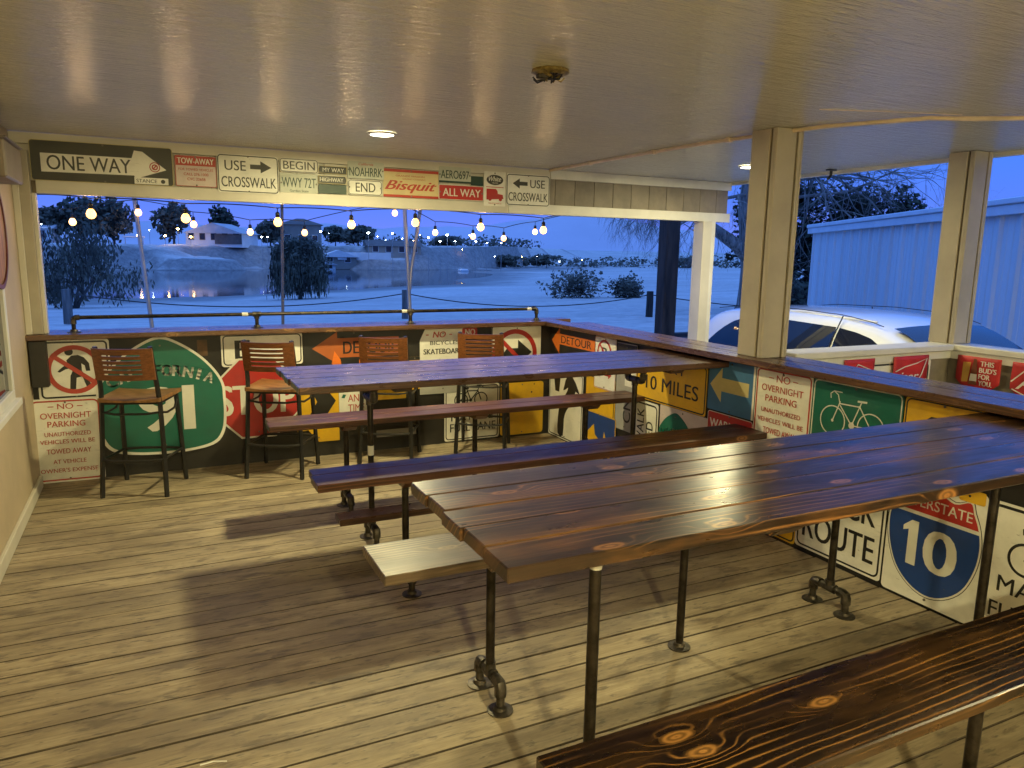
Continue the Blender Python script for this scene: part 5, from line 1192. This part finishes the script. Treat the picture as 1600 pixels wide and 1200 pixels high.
# ---- ribbed metal building on the right
A = Vector((18.7, 10.3, 0)); B = Vector((12.6, .2, 0)); dirv = (B - A).normalized(); L = 26.0; ang = math.atan2(dirv.y, dirv.x)
mbld = thing('metal_building', 'long ribbed white metal building behind the parked car', 'building', (A.x, A.y, -.45), ang)
ZT = 2.72 + .45 - .28
prof = []; x = 0; pitch = .62
seg = MB(); seg.box(0, L, -.03, .0, 0, ZT); seg.box(0, .1, 0, 8, 0, ZT).obj('wall', M_METALB, mbld)
rb = None
k = 0
ribm = None
nrib = int(L / pitch)
for k in range(nrib):
    x0 = .12 + k * pitch
    if ribm is None:
        q = MB(); q.prism([(0, 0), (.03, -.055), (.085, -.055), (.115, 0)], 0.002, ZT - .002); ribm = q.mesh('rib', M_METALB)
    link('rib', ribm, mbld, (x0, -.0305, 0))
rm2 = MB(); rm2.prism([(0, 0), (.012, -.010), (.03, -.010), (.042, 0)], 0.002, ZT - .002); r2 = rm2.mesh('minor_rib', M_METALB)
for k in range(nrib):
    for dx in (.22, .40): link('minor_rib', r2, mbld, (.12 + k * pitch + dx, -.0305, 0))
MB().box(-.15, L, -.16, -.05, ZT - .06, ZT + .10, .01).obj('eave_trim', M_METALT, mbld)
MB().box(-.15, L, -.20, -.05, ZT + .102, ZT + .20, .015).obj('gutter', M_METALT, mbld)
mb = MB(); mb.add([(-.15, -.12, ZT + .20), (L, -.12, ZT + .20), (L, 8, ZT + 1.2), (-.15, 8, ZT + 1.2), (-.15, -.12, ZT + .16), (L, -.12, ZT + .16), (L, 8, ZT + 1.16), (-.15, 8, ZT + 1.16)], [(0, 1, 2, 3), (4, 7, 6, 5), (0, 4, 5, 1), (1, 5, 6, 2), (2, 6, 7, 3), (3, 7, 4, 0)]); mb.obj('roof', M_METALT, mbld)

# ---- parked car
car = thing('parked_car', 'white hatchback crossover parked beside the porch', 'car', (7.42, -1.23, -.442), math.atan2(-1.0, -.05))
# s along +x (front), y left; sections
ST = [(-2.24, .74, .62, .95, .64), (-2.18, .86, .80, 1.18, .66), (-2.10, .88, .98, 1.38, .66), (-1.95, .90, 1.02, 1.505, .66), (-1.5, .91, 1.03, 1.555, .67), (-.7, .92, 1.02, 1.575, .67), (-.1, .92, 1.00, 1.56, .66), (.25, .92, .985, 1.51, .62), (.5, .92, .975, 1.43, .62), (.85, .92, .965, 1.24, .66), (1.25, .91, .955, 1.02, .74), (1.35, .91, .945, .985, .76), (1.9, .89, .87, .90, .72), (2.2, .82, .76, .78, .66), (2.32, .66, .60, .62, .55)]
def section(st):
    s, hw, zb, zr, rw = st
    P = [(hw * .93, .26), (hw, .45), (hw, .66 if zb > .75 else zb * .75), (hw - .03, zb)]
    if zr - zb > .12:
        P += [(hw - .08, zb + (zr - zb) * .25), (rw + .10, zb + (zr - zb) * .72), (rw + .03, zr - .035), (rw - .07, zr), (rw * .5, zr + .022), (0, zr + .03)]
    else:
        P += [(hw - .06, zb + .005), (rw + .06, zr - .005), (rw, zr), (rw - .1, zr + .01), (rw * .5, zr + .018), (0, zr + .02)]
    return P
vs = []; m = 10
for st in ST:
    P = section(st)
    vs += [(st[0], -y, z) for y, z in P] + [(st[0], y, z) for y, z in P[::-1][1:]]
W = 2 * m - 1; fs = []
for i_ in range(len(ST) - 1):
    for j in range(W - 1): a = i_ * W + j; fs.append((a, a + 1, a + W + 1, a + W))
fs.append(tuple(range(W))[::-1]); fs.append(tuple((len(ST) - 1) * W + j for j in range(W)))
mb = MB(); mb.add(vs, fs); body = mb.obj('body', M_CARPAINT, car, True, 1.2)
sub = body.modifiers.new('smooth', 'SUBSURF'); sub.levels = 2; sub.render_levels = 2
def sidept(s, t, off=.006):
    for a, b in zip(ST, ST[1:]):
        if a[0] <= s <= b[0]: break
    k = (s - a[0]) / (b[0] - a[0]); st = [u + (v - u) * k for u, v in zip(a, b)]
    s_, hw, zb, zr, rw = st; A_ = Vector((hw - .035, zb)); B_ = Vector((rw + .045, zr - .05)); q = A_.lerp(B_, t); q.x += .028 * math.sin(PI * t) + off
    return q.x, q.y
def glass(poly, name='side_window', m_=None, off=.012, curve=True):
    for sgn in (-1, 1):
        vs = []; fs = []
        pts = catmull(poly, 3) if len(poly) > 4 and curve else poly
        sl = sorted(set(round(p_[0], 3) for p_ in pts)); n_ = 26
        s0, s1_ = min(p_[0] for p_ in pts), max(p_[0] for p_ in pts)
        for k in range(n_ + 1):
            s = s0 + (s1_ - s0) * min(max(k / n_, .004), .996); tt = []
            for (a, b) in zip(pts, pts[1:] + pts[:1]):
                if (a[0] - s) * (b[0] - s) <= 0 and a[0] != b[0]: tt.append(a[1] + (b[1] - a[1]) * (s - a[0]) / (b[0] - a[0]))
            lo, hi = (min(tt), max(tt)) if tt else (0.5, 0.5)
            for q in range(5):
                y, z = sidept(s, lo + (hi - lo) * q / 4, off); vs.append((s, sgn * y, z))
        for k in range(n_):
            for q in range(4): a = k * 5 + q; fs.append((a, a + 5, a + 6, a + 1))
        g = MB(); g.add(vs, fs); g.obj(name, m_ or M_GLASSDK, car, True, 3.1)
glass([(-1.92, .10), (-1.72, .55), (-1.45, .84), (-1.05, .90), (-1.05, .06), (-1.3, -.02), (-1.75, .0)])
glass([(-.98, .02), (-.98, .92), (-.12, .92), (-.12, .02)])
glass([(-.09, .02), (-.09, .92), (.10, .915), (.25, .88), (.42, .80), (.60, .66), (.78, .45), (.93, .22), (1.02, .04), (1.03, .02)], curve=False)
g = MB(); vs = []; fs = []
for k in range(8):
    s = .34 + (1.20 - .34) * k / 7
    for a, b in zip(ST, ST[1:]):
        if a[0] <= s <= b[0]: break
    kk = (s - a[0]) / (b[0] - a[0]); zr = a[3] + (b[3] - a[3]) * kk + .018; rw = a[4] + (b[4] - a[4]) * kk - .05
    for q in range(9): y = rw * (q / 4 - 1); vs.append((s + .02, y, zr + .022 * (1 - (y / rw) ** 2)))
for k in range(7):
    for q in range(8): a = k * 9 + q; fs.append((a, a + 9, a + 10, a + 1))
g.add(vs, fs); g.obj('windscreen', M_GLASSDK, car, True, 3.1)
for sx_ in (-1.35, 1.42):
    for sy_ in (-1, 1):
        wv = MB().tube([(sx_, sy_ * .72, .33), (sx_, sy_ * .925, .33)], .33, 28).obj('wheel', M_RUBBER, car, True, .5); MB().tube([(sx_, sy_ * .92, .33), (sx_, sy_ * .935, .33)], .21, 20).obj('rim', M_CHROME, wv, True, .5)
for sy_ in (-1, 1):
    MB().box(.72, .92, sy_ * .93 - .0 if sy_ > 0 else -1.09, 1.09 if sy_ > 0 else -.93, .96, 1.09, .03).obj('mirror', M_CARPAINT, car)
    MB().box(2.14, 2.27, sy_ * .48 if sy_ > 0 else -.72, .72 if sy_ > 0 else -.48, .60, .71, .02).obj('headlight', M_CHROME, car)
    MB().box(-2.24, -2.12, .60 if sy_ > 0 else -.80, .80 if sy_ > 0 else -.60, .80, .98, .02).obj('tail_light', M_FLAG, car)
MB().tube([(-1.6, -.585, 1.515), (-.7, -.60, 1.575), (.2, -.60, 1.54)], .012, 6).obj('roof_rail', M_CARPAINT, car, True)
for sgn in (-1, 1):
    q = MB()
    for s_ in (-1.015, -.105): q.tube([(s_, sgn * sidept(s_, t_ / 8, .016)[0], sidept(s_, t_ / 8)[1]) for t_ in range(-1, 10)] , .006, 5)
    q.tube([(-1.9 + .11 * k, sgn * (sidept(-1.9 + .11 * k, 1.12, .0)[0]), sidept(-1.9 + .11 * k, 1.12)[1] + .012) for k in range(21)], .004, 5)
    q.obj('door_seal', M_RUBBER, car, True)
    for s_ in (-.85, .02): MB().box(s_, s_ + .16, sgn * .925 - .012, sgn * .925 + .012, .86, .885, .006).obj('door_handle', M_CARPAINT, car)
tw = tag(MB().tube([(1.02, -3.60, .006), (1.06, -3.60, .007), (1.10, -3.615, .006)], .0022, 5).obj('straw_bit', M_WHITE), 'tiny pale straw bit lying on the deck boards', 'debris')
# hook under the ceiling edge by the thick column
t = thing('ceiling_hook', 'small dark bracket under the ceiling edge right of the thick column', 'bracket', (6.13, -1.35, CEILZ))
MB().box(-.045, .045, -.02, .02, -.012, -.001, .003).obj('plate', M_BLACKMETAL, t); MB().tube([(0, 0, -.01), (0, 0, -.05), (-.03, 0, -.08)], .012, 8).obj('arm', M_BLACKMETAL, t, True)
